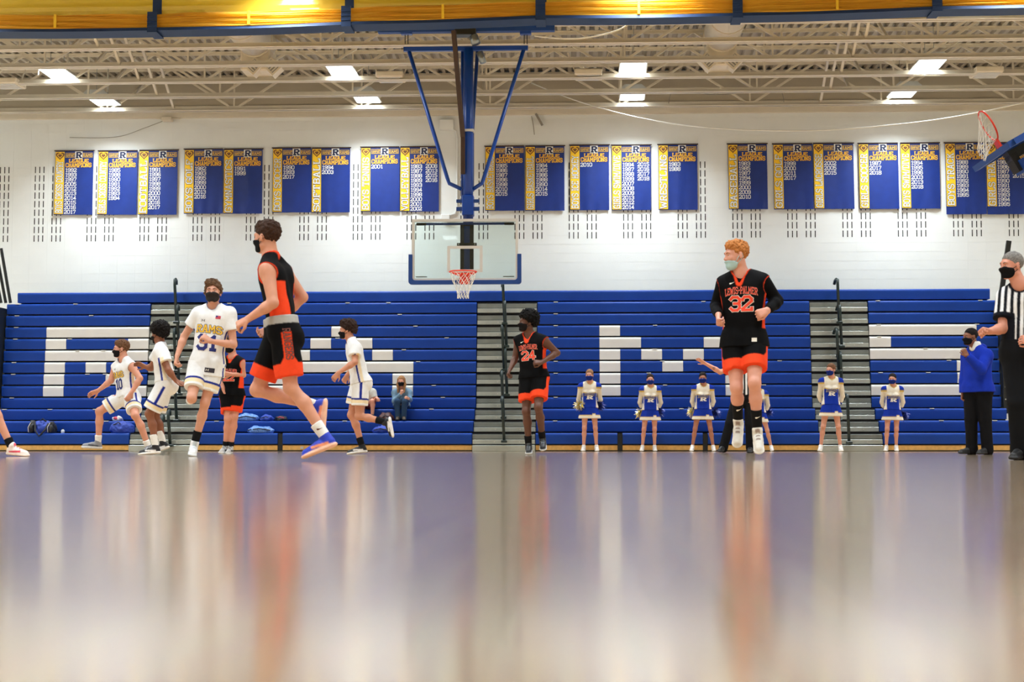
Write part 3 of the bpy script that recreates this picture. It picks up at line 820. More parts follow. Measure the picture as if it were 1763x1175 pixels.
g('F', [(0,0),(1.6,0)], [(.6,0),(.6,6),(4,6),(4,4.6)], [(.6,3.1),(2.8,3.1)])
g('G', [(4,4.6),(4,5),(3,6),(1,6),(0,5),(0,1),(1,0),(3,0),(4,1),(4,2.7),(2.3,2.7)])
g('H', [(-.1,0),(1.2,0)], [(2.8,0),(4.1,0)], [(.5,0),(.5,6)], [(3.5,0),(3.5,6)], [(.5,3),(3.5,3)])
g('I', [(0,0),(2,0)], [(1,0),(1,6)], [(0,6),(2,6)], w=2)
g('K', [(0,0),(1.3,0)], [(.6,0),(.6,6)], [(.6,2.6),(3.6,6)], [(1.8,3.6),(3.8,0)], [(3,0),(4.3,0)])
g('L', [(0,6),(1.5,6)], [(.6,6),(.6,0),(4,0),(4,1.4)])
g('M', [(-.1,0),(1.1,0)], [(3.9,0),(5.1,0)], [(.4,0),(.4,6),(2.5,2.2),(4.6,6),(4.6,0)], w=5)
g('N', [(.4,0),(.4,6),(3.6,0),(3.6,6)], [(-.1,0),(1,0)], [(3,6),(4.1,6)])
g('P', [(0,0),(1.6,0)], [(.6,0),(.6,6),(3,6),(4,5),(4,3.6),(3,2.7),(.6,2.7)])
g('R', [(-.1,0),(1.4,0)], [(.6,0),(.6,6),(3,6),(4,5),(4,4),(3,3),(.6,3)], [(2.4,3),(3.6,0),(4.4,0)])
g('S', [(4,4.6),(4,5),(3,6),(1,6),(0,5),(0,4),(1,3.2),(3,2.9),(4,2.1),(4,1),(3,0),(1,0),(0,1),(0,1.4)])
g('T', [(0,4.8),(0,6),(4,6),(4,4.8)], [(2,6),(2,0)], [(1.2,0),(2.8,0)])
g('U', [(0,6),(0,1),(1,0),(3,0),(4,1),(4,6)])
g('V', [(0,6),(2,0),(4,6)])
g('W', [(0,6),(1.2,0),(2.5,4.6),(3.8,0),(5,6)], w=5)
g('Y', [(0,6),(2,3),(4,6)], [(2,3),(2,0)], [(1.2,0),(2.8,0)])
g('/', [(0,-.3),(2.2,6.3)], w=2.2)
g('-', [(0,3),(2,3)], w=2)
def text_quads(s, height, stroke=.95, sx=1.0, gap=1.35):
    """list of quads (2D) and total width; origin at the lower left"""
    u = height / 6.0; x = 0.0; out = []
    hw = stroke / 2
    for ch in s:
        if ch == ' ': x += 3.0; continue
        w, lines = G[ch]
        for ln in lines:
            for (a, b_) in zip(ln[:-1], ln[1:]):
                dx, dy = b_[0] - a[0], b_[1] - a[1]; L_ = math.hypot(dx, dy)
                if L_ < 1e-6: continue
                dx /= L_; dy /= L_; e = hw * .75
                nx, ny = -dy * hw, dx * hw
                p = [(a[0] - dx * e + nx, a[1] - dy * e + ny), (a[0] - dx * e - nx, a[1] - dy * e - ny), (b_[0] + dx * e - nx, b_[1] + dy * e - ny), (b_[0] + dx * e + nx, b_[1] + dy * e + ny)]
                out.append([((x + q[0]) * u * sx, q[1] * u) for q in p])
        x += w + gap
    return out, (x - gap) * u * sx
def put_text(b, s, org, ux, uy, nrm_, height, width=None, stroke=.95, lift=.003, align='l'):
    """add lettering into MB b: org is the lower left (or centre bottom) point, ux/uy unit axes"""
    q, w = text_quads(s, height, stroke)
    k = 1.0
    if width: k = width / w; w = width
    o = Vector(org) - (Vector(ux) * (w / 2) if align == 'c' else Vector((0, 0, 0))) + Vector(nrm_) * lift
    for p in q:
        b.add([o + Vector(ux) * (a * k) + Vector(uy) * c for a, c in p], [(0, 1, 2, 3)])

# ================================================================== banners
BAN = [
 ('BOYS CROSS COUNTRY', 94.5, 161, 260, 370, '1992 1993 1997 2005 2012 2013 2014 2015 2016 2017', ''),
 ('GIRLS CROSS COUNTRY', 169, 237, 260, 370, '1985 1988 1990 1991 1992 1993 1994', ''),
 ('FOOTBALL', 239, 306, 259, 370, '1991 1996 1997 1998 1999 2000 2001 2016 2017', ''),
 ('BOYS GOLF', 317, 384, 257, 368, '1982 1983 1995 1999 2000 2013 2016', ''),
 ('GYMNASTICS', 385, 452, 257, 368, '1991 1999', ''),
 ('BOYS SOCCER', 469, 536, 255, 366, '1990 1993 2017', ''),
 ('SOFTBALL', 536.5, 603, 255, 366, '1994 2003', ''),
 ('BOYS TENNIS', 621, 688, 253.5, 364.5, '2001', ''),
 ('VOLLEYBALL', 688.5, 756, 253, 364.5, '1983 1987 1988 1989 1993 1994 1998 2000 2001 2002', '2008 2013 2015 2016'),
 ('BOYS BASKETBALL', 835, 903, 252, 363, '1985 1986 1987 1996 1998 2010 2015', ''),
 ('GIRLS BASKETBALL', 904, 972, 251.5, 363, '1984 1985 1986 1988 1990 2014 2015', ''),
 ('BOYS ICE HOCKEY', 981, 1049, 250, 362, '2010', ''),
 ('GIRLS SWIM/DIVE', 1053, 1121, 250, 362, '1994 1997 1998 1999 2007 2008 2009 2013 2012 2014', '2015 2016 2017 2018'),
 ('WRESTLING', 1133, 1201, 249, 361.5, '1983 1988', ''),
 ('BASEBALL', 1253, 1321, 248, 360.5, '1983 1985 1987 1994 1999 2000 2009 2010', ''),
 ('GIRLS GOLF', 1331, 1399.5, 248, 360.5, '1999 2000 2011 2017', ''),
 ('GIRLS LACROSSE', 1400, 1470, 247, 360, '2002 2005 2015', ''),
 ('GIRLS SOCCER', 1478, 1547, 247, 360, '1987 2017 2018', ''),
 ('BOYS SWIM/DIVE', 1550, 1618, 246.5, 359.5, '1994 1995 1996 2003 2013 2018', ''),
 ('BOYS TRACK', 1627, 1697, 246, 369, '1988 1989 1990 1991 1992 1993 1994 1995', ''),
 ('GIRLS TRACK', 1697.5, 1767, 246, 369, '1985 1986 1987 1989 1990 1991 1992 1993 1994 1995', '1996 1997 2005 2015'),
]
UX, UZ, UN = Vector((1, 0, 0)), Vector((0, 0, 1)), Vector((0, -1, 0))
def heart(t, s):
    return (s * .0625 * 16 * math.sin(t) ** 3, s * .0625 * (13 * math.cos(t) - 5 * math.cos(2*t) - 2 * math.cos(3*t) - math.cos(4*t)))
for bi, (nm, p0, p1, q0, q1, yrs, yrs2) in enumerate(BAN):
    Y = YW - .05
    x0, x1 = atx(p0, Y, 300) + .004, atx(p1, Y, 300) - .004
    zt, zb_ = atz(q0, Y, (p0 + p1) / 2), atz(q1, Y, (p0 + p1) / 2)
    w = x1 - x0; h = zt - zb_
    tall = nm.endswith('TRACK')
    zl = zt - h * (.9 if tall else 1.0); hh = zt - zl
    Bn = empty('league_banner', ((x0 + x1) / 2, Y, zt), 'blue and gold league champions banner reading %s' % nm, 'banner', 'league champions banners')
    # cloth with gentle waves, bottom edge a little wrinkled
    rnd = random.Random(bi * 3 + 1); ph = rnd.uniform(0, 6); am = rnd.uniform(.003, .009)
    def wave(u, v): return -am * (1 - v) * (math.sin(9 * u + ph) + .5 * math.sin(17 * u + 2 * ph) + .6 * math.sin(4 * u + 5 * v + ph)) - (.006 * math.sin(23 * u + ph) if v < .08 else 0)
    nx, nz = 22, 14; sk = (-.012 if bi < 3 else .012 if bi > 13 else 0)
    def bp(u, v, lift=0): return Vector((x0 + w * u - sk * (1 - v) * (-1), Y + wave(u, v) - lift, zb_ + h * v))
    b = MB()
    b.add([bp(i / nx, j / nz) for j in range(nz + 1) for i in range(nx + 1)], [(j*(nx+1)+i, j*(nx+1)+i+1, (j+1)*(nx+1)+i+1, (j+1)*(nx+1)+i) for j in range(nz) for i in range(nx)])
    n0 = len(b.v)
    b.add([bp(i / nx, j / nz, -.004) for j in range(nz + 1) for i in range(nx + 1)], [(j*(nx+1)+i, (j+1)*(nx+1)+i, (j+1)*(nx+1)+i+1, j*(nx+1)+i+1) for j in range(nz) for i in range(nx)])
    b.build('cloth', M['vinyl'], Bn, smooth=True)
    # gold name strip on the left edge
    v0 = 1 - hh / h + .012; uS = .245; b = MB(); nq = 5
    b.add([bp(.012 + (uS - .012) * i / nq, v0 + (.985 - v0) * j / nz, .010) for j in range(nz + 1) for i in range(nq + 1)], [(j*(nq+1)+i, j*(nq+1)+i+1, (j+1)*(nq+1)+i+1, (j+1)*(nq+1)+i) for j in range(nz) for i in range(nq)])
    strip = b.build('name_strip', M['vinyl_yellow'], Bn, smooth=True)
    def flat(mbx):      # lay flat lettering on the waving cloth
        mbx.v = [tuple(bp((v[0] - x0) / w, (v[2] - zb_) / h, Y - v[1])) for v in mbx.v]
        return mbx
    # vertical sport name, reading upward
    L_ = hh * .80
    for st, mt, lf in ((1.6, 'print_navy', .014), (1.0, 'print_white', .017)):
        b = MB(); put_text(b, nm, (x0 + w * .203, Y, zl + hh * .03), UZ, -UX, UN, w * .150, L_, st, lf)
        flat(b).build('sport_name', M[mt], Bn)['kind'] = 'stuff'
    # emblem: plain heart shape
    c = Vector((x0 + w * .13, 0, zt - hh * .075))
    for s, mt, lf in ((w * .112, 'print_brown', .013), (w * .075, 'print_gold', .016), (w * .05, 'print_brown', .018)):
        b = MB(); N_ = 20; vs = [(c.x, Y - lf, c.z)] + [(c.x + heart(t, s)[0], Y - lf, c.z + heart(t, s)[1]) for t in np.linspace(0, 2*math.pi, N_ + 1)[:-1]]
        b.add(vs, [(0, 1 + i, 1 + (i + 1) % N_) for i in range(N_)]); flat(b).build('emblem', M[mt], Bn)
    # header: line, school words and R in a square
    xc = x0 + w * .615
    b = MB(); zc = zt - hh * .068
    b.box((x0 + w * .265, Y - .006, zc + hh * .030), (x1 - w * .02, Y - .005, zc + hh * .036)); b.box((x0 + w * .265, Y - .006, zc - hh * .036), (x1 - w * .02, Y - .005, zc - hh * .030))
    put_text(b, 'RAMPART', (x0 + w * .27, Y, zc - hh * .019), UX, UZ, UN, hh * .038, w * .235, 1.1, .006)
    put_text(b, 'RAMS', (x0 + w * .725, Y, zc - hh * .019), UX, UZ, UN, hh * .038, w * .25, 1.1, .006)
    flat(b).build('header_print', M['print_gold'], Bn)
    b = MB(); s = hh * .058; b.box((xc - s, Y - .009, zc - s), (xc + s, Y - .007, zc + s)); flat(b).build('monogram_square', M['print_white'], Bn)
    b = MB(); put_text(b, 'R', (xc, Y, zc - s * .68), UX, UZ, UN, s * 1.36, s * 1.25, 1.5, .012, 'c'); flat(b).build('monogram', M['print_navy'], Bn)
    for st, mt, lf in ((1.5, 'print_orange', .006), (1.05, 'print_gold', .009)):
        b = MB()
        put_text(b, 'LEAGUE', (xc, Y, zt - hh * .178), UX, UZ, UN, hh * .046, w * .50, st, lf, 'c')
        put_text(b, 'CHAMPIONS', (xc, Y, zt - hh * .252), UX, UZ, UN, hh * .058, w * .66, st, lf, 'c')
        flat(b).build('title_print', M[mt], Bn)
    b = MB(); dz_ = hh * .0725
    for k, yv in enumerate(yrs.split()):
        put_text(b, yv, (x0 + w * .275, Y, zt - hh * (.328) - dz_ * k), UX, UZ, UN, hh * .052, w * .285, 1.0, .006)
    for k, yv in enumerate(yrs2.split()):
        put_text(b, yv, (x0 + w * .665, Y, zt - hh * (.324) - dz_ * k), UX, UZ, UN, hh * .052, w * .285, 1.0, .006)
    flat(b).build('year_print', M['print_white'], Bn)['kind'] = 'stuff'
    el = .02 if bi == 0 or p0 - BAN[bi - 1][2] > 3 else -.004; er = .02 if bi == len(BAN) - 1 or BAN[bi + 1][1] - p1 > 3 else -.004
    MB().tube([(x0 - el, Y - .004, zt + .004), (x1 + er, Y - .004, zt + .004)], .014, 8).build('hanging_rod', M['brown'], Bn)

# ================================================================== figures: implicit surfaces turned into one skin
F32 = np.float32
def npv(v): return np.array((v[0], v[1], v[2]), dtype=np.float64)
def unit(v):
    v = np.asarray(v, float); n = np.linalg.norm(v); return v / n if n > 1e-9 else v
class Cone:
    """tapered capsule, optionally flattened along one direction"""
    def __init__(s, a, b, r1, r2=None, flat=None, fac=1.0):
        s.a, s.b = npv(a), npv(b); s.r1 = r1; s.r2 = r1 if r2 is None else r2
        s.flat = None if flat is None else unit(flat); s.fac = fac
    def grow(s, e): return Cone(s.a, s.b, s.r1 + e, s.r2 + e, s.flat, s.fac)
    def bbox(s):
        m = max(s.r1, s.r2); return np.minimum(s.a, s.b) - m, np.maximum(s.a, s.b) + m
    def d(s, X, Y, Z):
        ba = s.b - s.a; L = float(ba @ ba) + 1e-12
        t = ((X - s.a[0]) * ba[0] + (Y - s.a[1]) * ba[1] + (Z - s.a[2]) * ba[2]) / L
        t = np.clip(t, 0, 1)
        vx, vy, vz = X - s.a[0] - t * ba[0], Y - s.a[1] - t * ba[1], Z - s.a[2] - t * ba[2]
        q = vx * vx + vy * vy + vz * vz
        if s.flat is not None:
            dn = vx * s.flat[0] + vy * s.flat[1] + vz * s.flat[2]
            q = q + dn * dn * (s.fac * s.fac - 1)
        return np.sqrt(q) - (s.r1 + (s.r2 - s.r1) * t)
class CapCone(Cone):
    """tapered capsule whose far end is cut flat, like a sleeve"""
    def d(s, X, Y, Z):
        n = unit(s.b - s.a)
        return np.maximum(Cone.d(s, X, Y, Z), (X - s.b[0]) * n[0] + (Y - s.b[1]) * n[1] + (Z - s.b[2]) * n[2])
class Ell:
    def __init__(s, c, R, rad): s.c = npv(c); s.R = np.asarray(R, float); s.rad = np.asarray(rad, float)
    def grow(s, e): return Ell(s.c, s.R, s.rad + e)
    def bbox(s):
        e = np.sqrt(((s.R * s.rad[None, :]) ** 2).sum(1)); return s.c - e, s.c + e
    def d(s, X, Y, Z):
        x, y, z = X - s.c[0], Y - s.c[1], Z - s.c[2]
        k0 = 0; k1 = 0
        for i in range(3):
            q = (x * s.R[0, i] + y * s.R[1, i] + z * s.R[2, i]) / s.rad[i]
            k0 = k0 + q * q; q = q / s.rad[i]; k1 = k1 + q * q
        k0 = np.sqrt(k0); k1 = np.sqrt(k1) + 1e-9
        return k0 * (k0 - 1) / k1
class Vol:
    def __init__(s, lo, hi, h):
        s.h = h; s.lo = np.asarray(lo, float) - 3 * h; n = np.ceil((np.asarray(hi, float) + 3 * h - s.lo) / h).astype(int) + 1
        s.n = n; s.d = np.full(tuple(n), 1.0, F32)
        s.ax = [(s.lo[i] + h * np.arange(n[i])).astype(F32) for i in range(3)]
    def win(s, lo, hi, pad):
        i0 = np.clip(np.floor((lo - pad - s.lo) / s.h).astype(int), 0, s.n); i1 = np.clip(np.ceil((hi + pad - s.lo) / s.h).astype(int) + 1, 0, s.n)
        sl = tuple(slice(a, b) for a, b in zip(i0, i1))
        return sl, s.ax[0][sl[0]][:, None, None], s.ax[1][sl[1]][None, :, None], s.ax[2][sl[2]][None, None, :]
    def add(s, p, k=0.03):
        lo, hi = p.bbox(); sl, X, Y, Z = s.win(lo, hi, k + 2 * s.h)
        a = s.d[sl]
        if a.size == 0: return s
        b = p.d(X, Y, Z).astype(F32)
        hh = np.maximum(k - np.abs(a - b), 0) / k
        s.d[sl] = np.minimum(a, b) - hh * hh * (k * .25); return s
    def sub(s, p, k=0.01):
        lo, hi = p.bbox(); sl, X, Y, Z = s.win(lo, hi, k + 2 * s.h)
        a = s.d[sl]
        if a.size == 0: return s
        b = -p.d(X, Y, Z).astype(F32)
        hh = np.maximum(k - np.abs(a - b), 0) / k
        s.d[sl] = np.maximum(a, b) + hh * hh * (k * .25); return s
    def grid(s): return s.ax[0][:, None, None], s.ax[1][None, :, None], s.ax[2][None, None, :]
    def clip(s, p0, n):
        """keep the side the normal points to"""
        X, Y, Z = s.grid(); n = unit(n)
        np.maximum(s.d, -((X - p0[0]) * n[0] + (Y - p0[1]) * n[1] + (Z - p0[2]) * n[2]).astype(F32), out=s.d); return s
    def isect(s, p):
        X, Y, Z = s.grid(); np.maximum(s.d, p.d(X, Y, Z).astype(F32), out=s.d); return s
    def noise(s, amp, f, seed=0):
        X, Y, Z = s.grid(); r = np.random.RandomState(seed); q = 0
        for o in range(3):
            g = f * (1.0, 1.73, 2.6)[o]; ph = r.uniform(0, 6.28, 6); w = (1, .6, .4)[o]
            q = q + w * (np.sin(X * g + ph[0] + 1.3 * np.sin(Z * g * .6 + ph[3])) * np.sin(Y * g * .93 + ph[1]) * np.sin(Z * g * 1.07 + ph[2] + np.sin(X * g * .7 + ph[4])))
        s.d += (amp * q).astype(F32); return s
    def folds(s, amp, fx, fz, seed=0):
        X, Y, Z = s.grid(); r = np.random.RandomState(seed); ph = r.uniform(0, 6.28, 4)
        s.d += (amp * np.sin(X * fx + ph[0] + 2 * np.sin(Z * fz * .5 + ph[3])) * np.cos(Y * fx * .9 + ph[1]) * (.6 + .4 * np.sin(Z * fz + ph[2]))).astype(F32); return s
    def surf(s):
        d = s.d; neg = (d < 0); n = np.array(d.shape) - 1
        cnt = np.zeros(tuple(n), np.uint8)
        for i in (0, 1):
            for j in (0, 1):
                for k in (0, 1): cnt += neg[i:n[0]+i, j:n[1]+j, k:n[2]+k]
        idx = np.argwhere((cnt > 0) & (cnt < 8))
        if len(idx) == 0: return np.zeros((0, 3)), np.zeros((0, 4), int)
        cid = np.full(tuple(n), -1, np.int32); cid[idx[:, 0], idx[:, 1], idx[:, 2]] = np.arange(len(idx))
        C = {}
        for i in (0, 1):
            for j in (0, 1):
                for k in (0, 1): C[i, j, k] = d[idx[:, 0]+i, idx[:, 1]+j, idx[:, 2]+k].astype(np.float64)
        acc = np.zeros((len(idx), 3)); num = np.zeros(len(idx))
        for a in range(3):
            for u in (0, 1):
                for v in (0, 1):
                    c0 = [0, 0, 0]; o = [q for q in range(3) if q != a]; c0[o[0]] = u; c0[o[1]] = v; c1 = list(c0); c1[a] = 1
                    d0, d1 = C[tuple(c0)], C[tuple(c1)]
                    m = (d0 < 0) != (d1 < 0)
                    t = np.where(m, d0 / np.where(m, d0 - d1, 1), 0)
                    p = np.array(c0, float)[None, :].repeat(len(idx), 0); p[:, a] += t
                    acc += p * m[:, None]; num += m
        V = s.lo + s.h * (idx + acc / num[:, None])
        Q = []
        for a in range(3):
            sh = [slice(None)] * 3; s0 = list(sh); s1 = list(sh); s0[a] = slice(0, -1); s1[a] = slice(1, None)
            m = neg[tuple(s0)] != neg[tuple(s1)]
            e = np.argwhere(m); b, c = [(1, 2), (2, 0), (0, 1)][a]
            ok = (e[:, b] > 0) & (e[:, c] > 0) & (e[:, b] < n[b]) & (e[:, c] < n[c]); e = e[ok]
            ins = neg[e[:, 0], e[:, 1], e[:, 2]]
            def cell(db, dc):
                q = e.copy(); q[:, b] += db; q[:, c] += dc; return cid[q[:, 0], q[:, 1], q[:, 2]]
            q = np.stack([cell(-1, -1), cell(0, -1), cell(0, 0), cell(-1, 0)], 1)
            q[~ins] = q[~ins][:, ::-1]; Q.append(q)
        return V, np.concatenate(Q)
def relax(V, Q, n=1, f=.5):
    """light Laplacian smoothing"""
    if len(V) == 0: return V
    E = np.concatenate([Q[:, [0, 1]], Q[:, [1, 2]], Q[:, [2, 3]], Q[:, [3, 0]]])
    for _ in range(n):
        acc = np.zeros_like(V); cnt = np.zeros(len(V))
        for i in range(3):
            acc[:, i] = np.bincount(E[:, 0], V[E[:, 1], i], len(V)) + np.bincount(E[:, 1], V[E[:, 0], i], len(V))
        cnt = np.bincount(E[:, 0], minlength=len(V)) + np.bincount(E[:, 1], minlength=len(V))
        V = V * (1 - f) + f * acc / np.maximum(cnt, 1)[:, None]
    return V
def nmesh(name, V, Q, off, col=None):
    me = bpy.data.meshes.new(name)
    me.vertices.add(len(V)); me.vertices.foreach_set('co', (V - npv(off)).astype(F32).ravel())
    me.loops.add(Q.size); me.loops.foreach_set('vertex_index', Q.astype(np.int32).ravel())
    me.polygons.add(len(Q)); me.polygons.foreach_set('loop_start', (np.arange(len(Q)) * Q.shape[1]).astype(np.int32))
    try: me.polygons.foreach_set('loop_total', np.full(len(Q), Q.shape[1], np.int32))
    except Exception: pass
    me.update(calc_edges=True); me.validate()
    if col is not None:
        at_ = me.attributes.new('Col', 'FLOAT_COLOR', 'POINT')
        c = np.ones((len(V), 4), F32); c[:, :3] = col; at_.data.foreach_set('color', c.ravel())
    me.shade_smooth()
    return me
def lin(r, g, b_): return np.array(srgb(r, g, b_)[:3])
def vnoise(V, f, seed=0):
    r = np.random.RandomState(seed); a = r.normal(size=(3, 3)) * f; b_ = r.uniform(0, 6.28, 3)
    return np.sin(V @ a[0] + b_[0]) * np.sin(V @ a[1] + b_[1]) * np.sin(V @ a[2] + b_[2])
SKINS = {}
def skin_mat(c):
    if c in SKINS: return SKINS[c]
    m = mat('skin_%d' % len(SKINS), srgb(c[0] * .93, c[1] * .87, c[2] * .84), 0.48, var=0.05, scale=14, bump=0.04, bscale=120, spec=0.4)
    SKINS[c] = m; return m
CLOTH = mat('jersey_knit', (1, 1, 1, 1), 0.8, var=0.04, scale=30, bump=0.25, bscale=220, spec=0.1, attr=True)
SHOE = mat('shoe_upper', (1, 1, 1, 1), 0.5, var=0.05, scale=40, bump=0.1, bscale=200, spec=0.4, attr=True)
HAIR = {}
def hair_mat(c):
    if c not in HAIR: HAIR[c] = mat('hair_%d' % len(HAIR), srgb(*c), 0.7, var=0.35, scale=70, bump=0.8, bscale=150, spec=0.15)
    return HAIR[c]
EYE_W = mat('eye_white', srgb(205, 196, 190), 0.3); EYE_D = mat('iris', srgb(52, 36, 26), 0.2)
MASK_BLACK = mat('mask_black', srgb(24, 24, 27), 0.8, bump=0.2, bscale=200)

class Person:
    def __init__(s, label, Y, J, stature=1.88, head_yaw=0, head_pitch=0, head_roll=0, skin=(224, 172, 146), h=.009, build=1.0, hands=(.5, .5), female=False, toes=None, group='people', palms=(None, None), cut=None):
        s.Y = Y; s.h = h; s.J = {k: npv(at(v[0], v[1], Y + (v[2] if len(v) > 2 else 0))) for k, v in J.items()}
        s.s = stature / 1.88; s.w = s.s * build; s.label = label; s.skin = skin; s.female = female
        j = s.J
        s.cc = (j['sL'] + j['sR']) / 2; s.pc = (j['hL'] + j['hR']) / 2
        s.up = unit(s.cc - s.pc)
        def fr(a, b_):
            r = j[b_] - j[a]; r = unit(r - s.up * (r @ s.up)); f = np.cross(s.up, r); return r, unit(f)
        s.rc, s.fc = fr('sL', 'sR'); s.rp, s.fp = fr('hL', 'hR')
        y = math.radians(head_yaw); p = math.radians(head_pitch); ro = math.radians(head_roll)
        fwd = np.array((math.sin(y) * math.cos(p), -math.cos(y) * math.cos(p), math.sin(p)))
        lat = unit(np.cross(fwd, (0, 0, 1.))); up = np.cross(lat, fwd)      # lat = figure's right side
        lat, up = lat * math.cos(ro) + up * math.sin(ro), up * math.cos(ro) - lat * math.sin(ro)
        s.HR = np.stack([lat, fwd, up], 1); s.hc = j['head']
        s.hands = hands; s.palms = palms
        s.make_feet()
        s.body()
    def hp(s, x, y, z): return s.hc + s.HR @ (np.array((x, y, z)) * s.s)
    # ---- feet: local frame for each shoe
    def make_feet(s):
        s.foot = {}
        for q in 'LR':
            a, k, t = s.J['a' + q], s.J['k' + q], s.J['t' + q]
            u = unit(k - a)
            for _ in range(4):
                d = unit(t - a + u * .085 * s.s); u0 = unit(k - a); u = unit(u0 - d * (u0 @ d))
            x = np.cross(d, u); heel = a - d * .065 * s.s - u * .085 * s.s
            s.foot[q] = (heel, x, d, u)
    def fl(s, q, x, y, z):
        o, a, b_, c = s.foot[q]; return o + (a * x + b_ * y + c * z) * s.s
    # ---- prims
    def torso(s, e=0.0):
        j, w = s.J, s.w; out = []
        wa = s.pc + s.up * (np.linalg.norm(s.cc - s.pc) * .40)
        rm = unit(s.rc + s.rp); fm = unit(s.fc + s.fp)
        sh = np.linalg.norm(j['sL'] - j['sR']) / 2
        cw = .066 if s.female else .078
        for g_ in (-1, 1):
            ch = s.cc - s.up * .075 * s.s + s.rc * g_ * cw * w
            out.append((Cone(ch, wa + rm * g_ * (.045 if s.female else .06) * w, (.092 if s.female else .107) * w + e, (.082 if s.female else .093) * w + e, fm, 1.12), .05))
            out.append((Cone(wa + rm * g_ * .05 * w, s.pc + s.rp * g_ * .075 * w, (.084 if s.female else .095) * w + e, .108 * w + e, fm, 1.08), .05))
            out.append((Cone(j['neck'] - s.up * .0, j['sR' if g_ > 0 else 'sL'] - s.up * .005, .044 * w + e, .050 * w + e), .04))
            gl = s.pc - s.fp * .045 * w + s.rp * g_ * .07 * w - s.up * .05 * s.s
            out.append((Ell(gl, np.eye(3), np.array((.10, .10, .105)) * w + e), .04))
        out.append((Cone(j['sL'] - s.up * .03, j['sR'] - s.up * .03, .058 * w + e, .058 * w + e, fm, 1.0), .04))
        if s.female:
            for g_ in (-1, 1): out.append((Ell(s.cc - s.up * .16 * s.s + s.fc * .075 * w + s.rc * g_ * .065 * w, np.eye(3), np.array((.058, .055, .055)) * w + e), .03))
        return out
    def neck(s, e=0): return [(Cone(s.J['neck'] - s.up * .02, s.hp(0, -.02, -.055), .062 * s.w + e, .056 * s.w + e), .03)]
    def arm(s, q, e=0.0, t0=0., t1=1., up_only=False):
        j, w = s.J, s.w; f = .84 if s.female else 1
        a, b_, c = j['s' + q], j['e' + q], j['w' + q]
        o = [(Cone(a, b_, .057 * w * f + e, .041 * w * f + e), .03)]
        if not up_only:
            m = b_ + (c - b_) * .3
            o += [(Cone(b_, m, .041 * w * f + e, .042 * w * f + e), .02), (Cone(m, c, .042 * w * f + e, .027 * w * f + e), .02)]
        return o
    def leg(s, q, e=0.0):
        j, w = s.J, s.w; f = .92 if s.female else 1
        h, k, a = j['h' + q], j['k' + q], j['a' + q]
        fw = unit(np.cross(np.cross(k - h, a - k), k - h)) if np.linalg.norm(np.cross(unit(k - h), unit(a - k))) > .15 else -s.fp
        tdir = unit(k - h); bk = -unit(s.fp - tdir * (s.fp @ tdir)) if abs(s.fp @ tdir) < .97 else fw
        m = k + (a - k) * .30 + bk * .018 * s.s
        q1 = h + (k - h) * .35
        return [(Cone(h, q1, .086 * w * f + e, .080 * w * f + e), .03), (Cone(q1, k, .080 * w * f + e, .052 * w * f + e), .03), (Cone(k, m, .048 * w * f + e, .052 * w * f + e), .03), (Cone(m, a, .052 * w * f + e, .034 * w * f + e), .03),
                (Ell(k + bk * -.012, np.eye(3), np.array((.046, .046, .052)) * w + e), .02)]
    def head_prims(s, e=0.0):
        P, S = s.hp, s.s
        R = s.HR
        o = [(Ell(P(0, -.012, .045), R, np.array((.077, .097, .088)) * S + e), .02), (Ell(P(0, .028, -.018), R, np.array((.063, .072, .088)) * S + e), .03)]
        for g_ in (-1, 1):
            o.append((Cone(P(0, .066, -.088), P(g_ * .047, .005, -.062), .024 * S + e, .024 * S + e), .025))
            o.append((Ell(P(g_ * .042, .068, -.022), R, np.array((.022, .02, .022)) * S + e), .02))
        o.append((Cone(P(-.036, .086, .026), P(.036, .086, .026), .013 * S + e), .02))
        o.append((Cone(P(0, .090, .014), P(0, .112, -.026), .008 * S + e, .0125 * S + e), .014))
        o.append((Cone(P(-.012, .098, -.03), P(.012, .098, -.03), .009 * S + e), .010))
        return o
    def hand(s, q, e=0.0):
        j, S = s.J, s.s; f = .88 if s.female else 1.0
        w_, el = j['w' + q], j['e' + q]
        tip = j.get('f' + q)
        hd = unit(tip - w_) if tip is not None else unit(w_ - el)
        pal = s.palms[0 if q == 'L' else 1]
        pn = npv(pal) if pal is not None else (s.cc + s.pc) / 2 - w_
        pn = unit(pn - hd * (pn @ hd)); lat = np.cross(hd, pn) * (1 if q == 'L' else -1)   # towards the thumb
        c = s.hands[0 if q == 'L' else 1]
        L = .092 * S * f; o = []
        rf = max(.0095 * S * f, s.h * .95)
        for g_ in (-.024, -.008, .008, .024):
            o.append((Cone(w_ + lat * g_ * .6 * S, w_ + hd * L + lat * g_ * S * f * 1.1, .017 * S * f + e, .015 * S * f + e), .012))
        lens = (.062, .075, .080, .072)
        for i, g_ in enumerate((-.032, -.011, .011, .032)):
            p = w_ + hd * L * (.97 if i else .9) + lat * g_ * S * f; ang = 0.0
            spread = g_ * (1 - c) * 4
            for k, fr_ in enumerate((.45, .32, .23)):
                ang += c * (1.35, 1.45, .9)[k] + .08
                dr = hd * math.cos(ang) + pn * math.sin(ang) + lat * spread * .35
                p2 = p + unit(dr) * lens[i] * fr_ * S * f * 1.05
                o.append((Cone(p, p2, rf * (1 - .06 * k) + e, rf * (.94 - .06 * k) + e), .004)); p = p2
        p = w_ + hd * .025 * S + lat * .028 * S; d1 = unit(lat * (.9 - .5 * c) + hd * .75 + pn * (.25 + .5 * c))
        p2 = p + d1 * .045 * S * f; d2 = unit(lat * (.45 - .75 * c) + hd * .85 + pn * (.15 + .6 * c)); p3 = p2 + d2 * .048 * S * f
        o += [(Cone(p, p2, .015 * S * f + e, .012 * S * f + e), .012), (Cone(p2, p3, .0115 * S * f + e, rf * .9 + e), .006)]
        return o
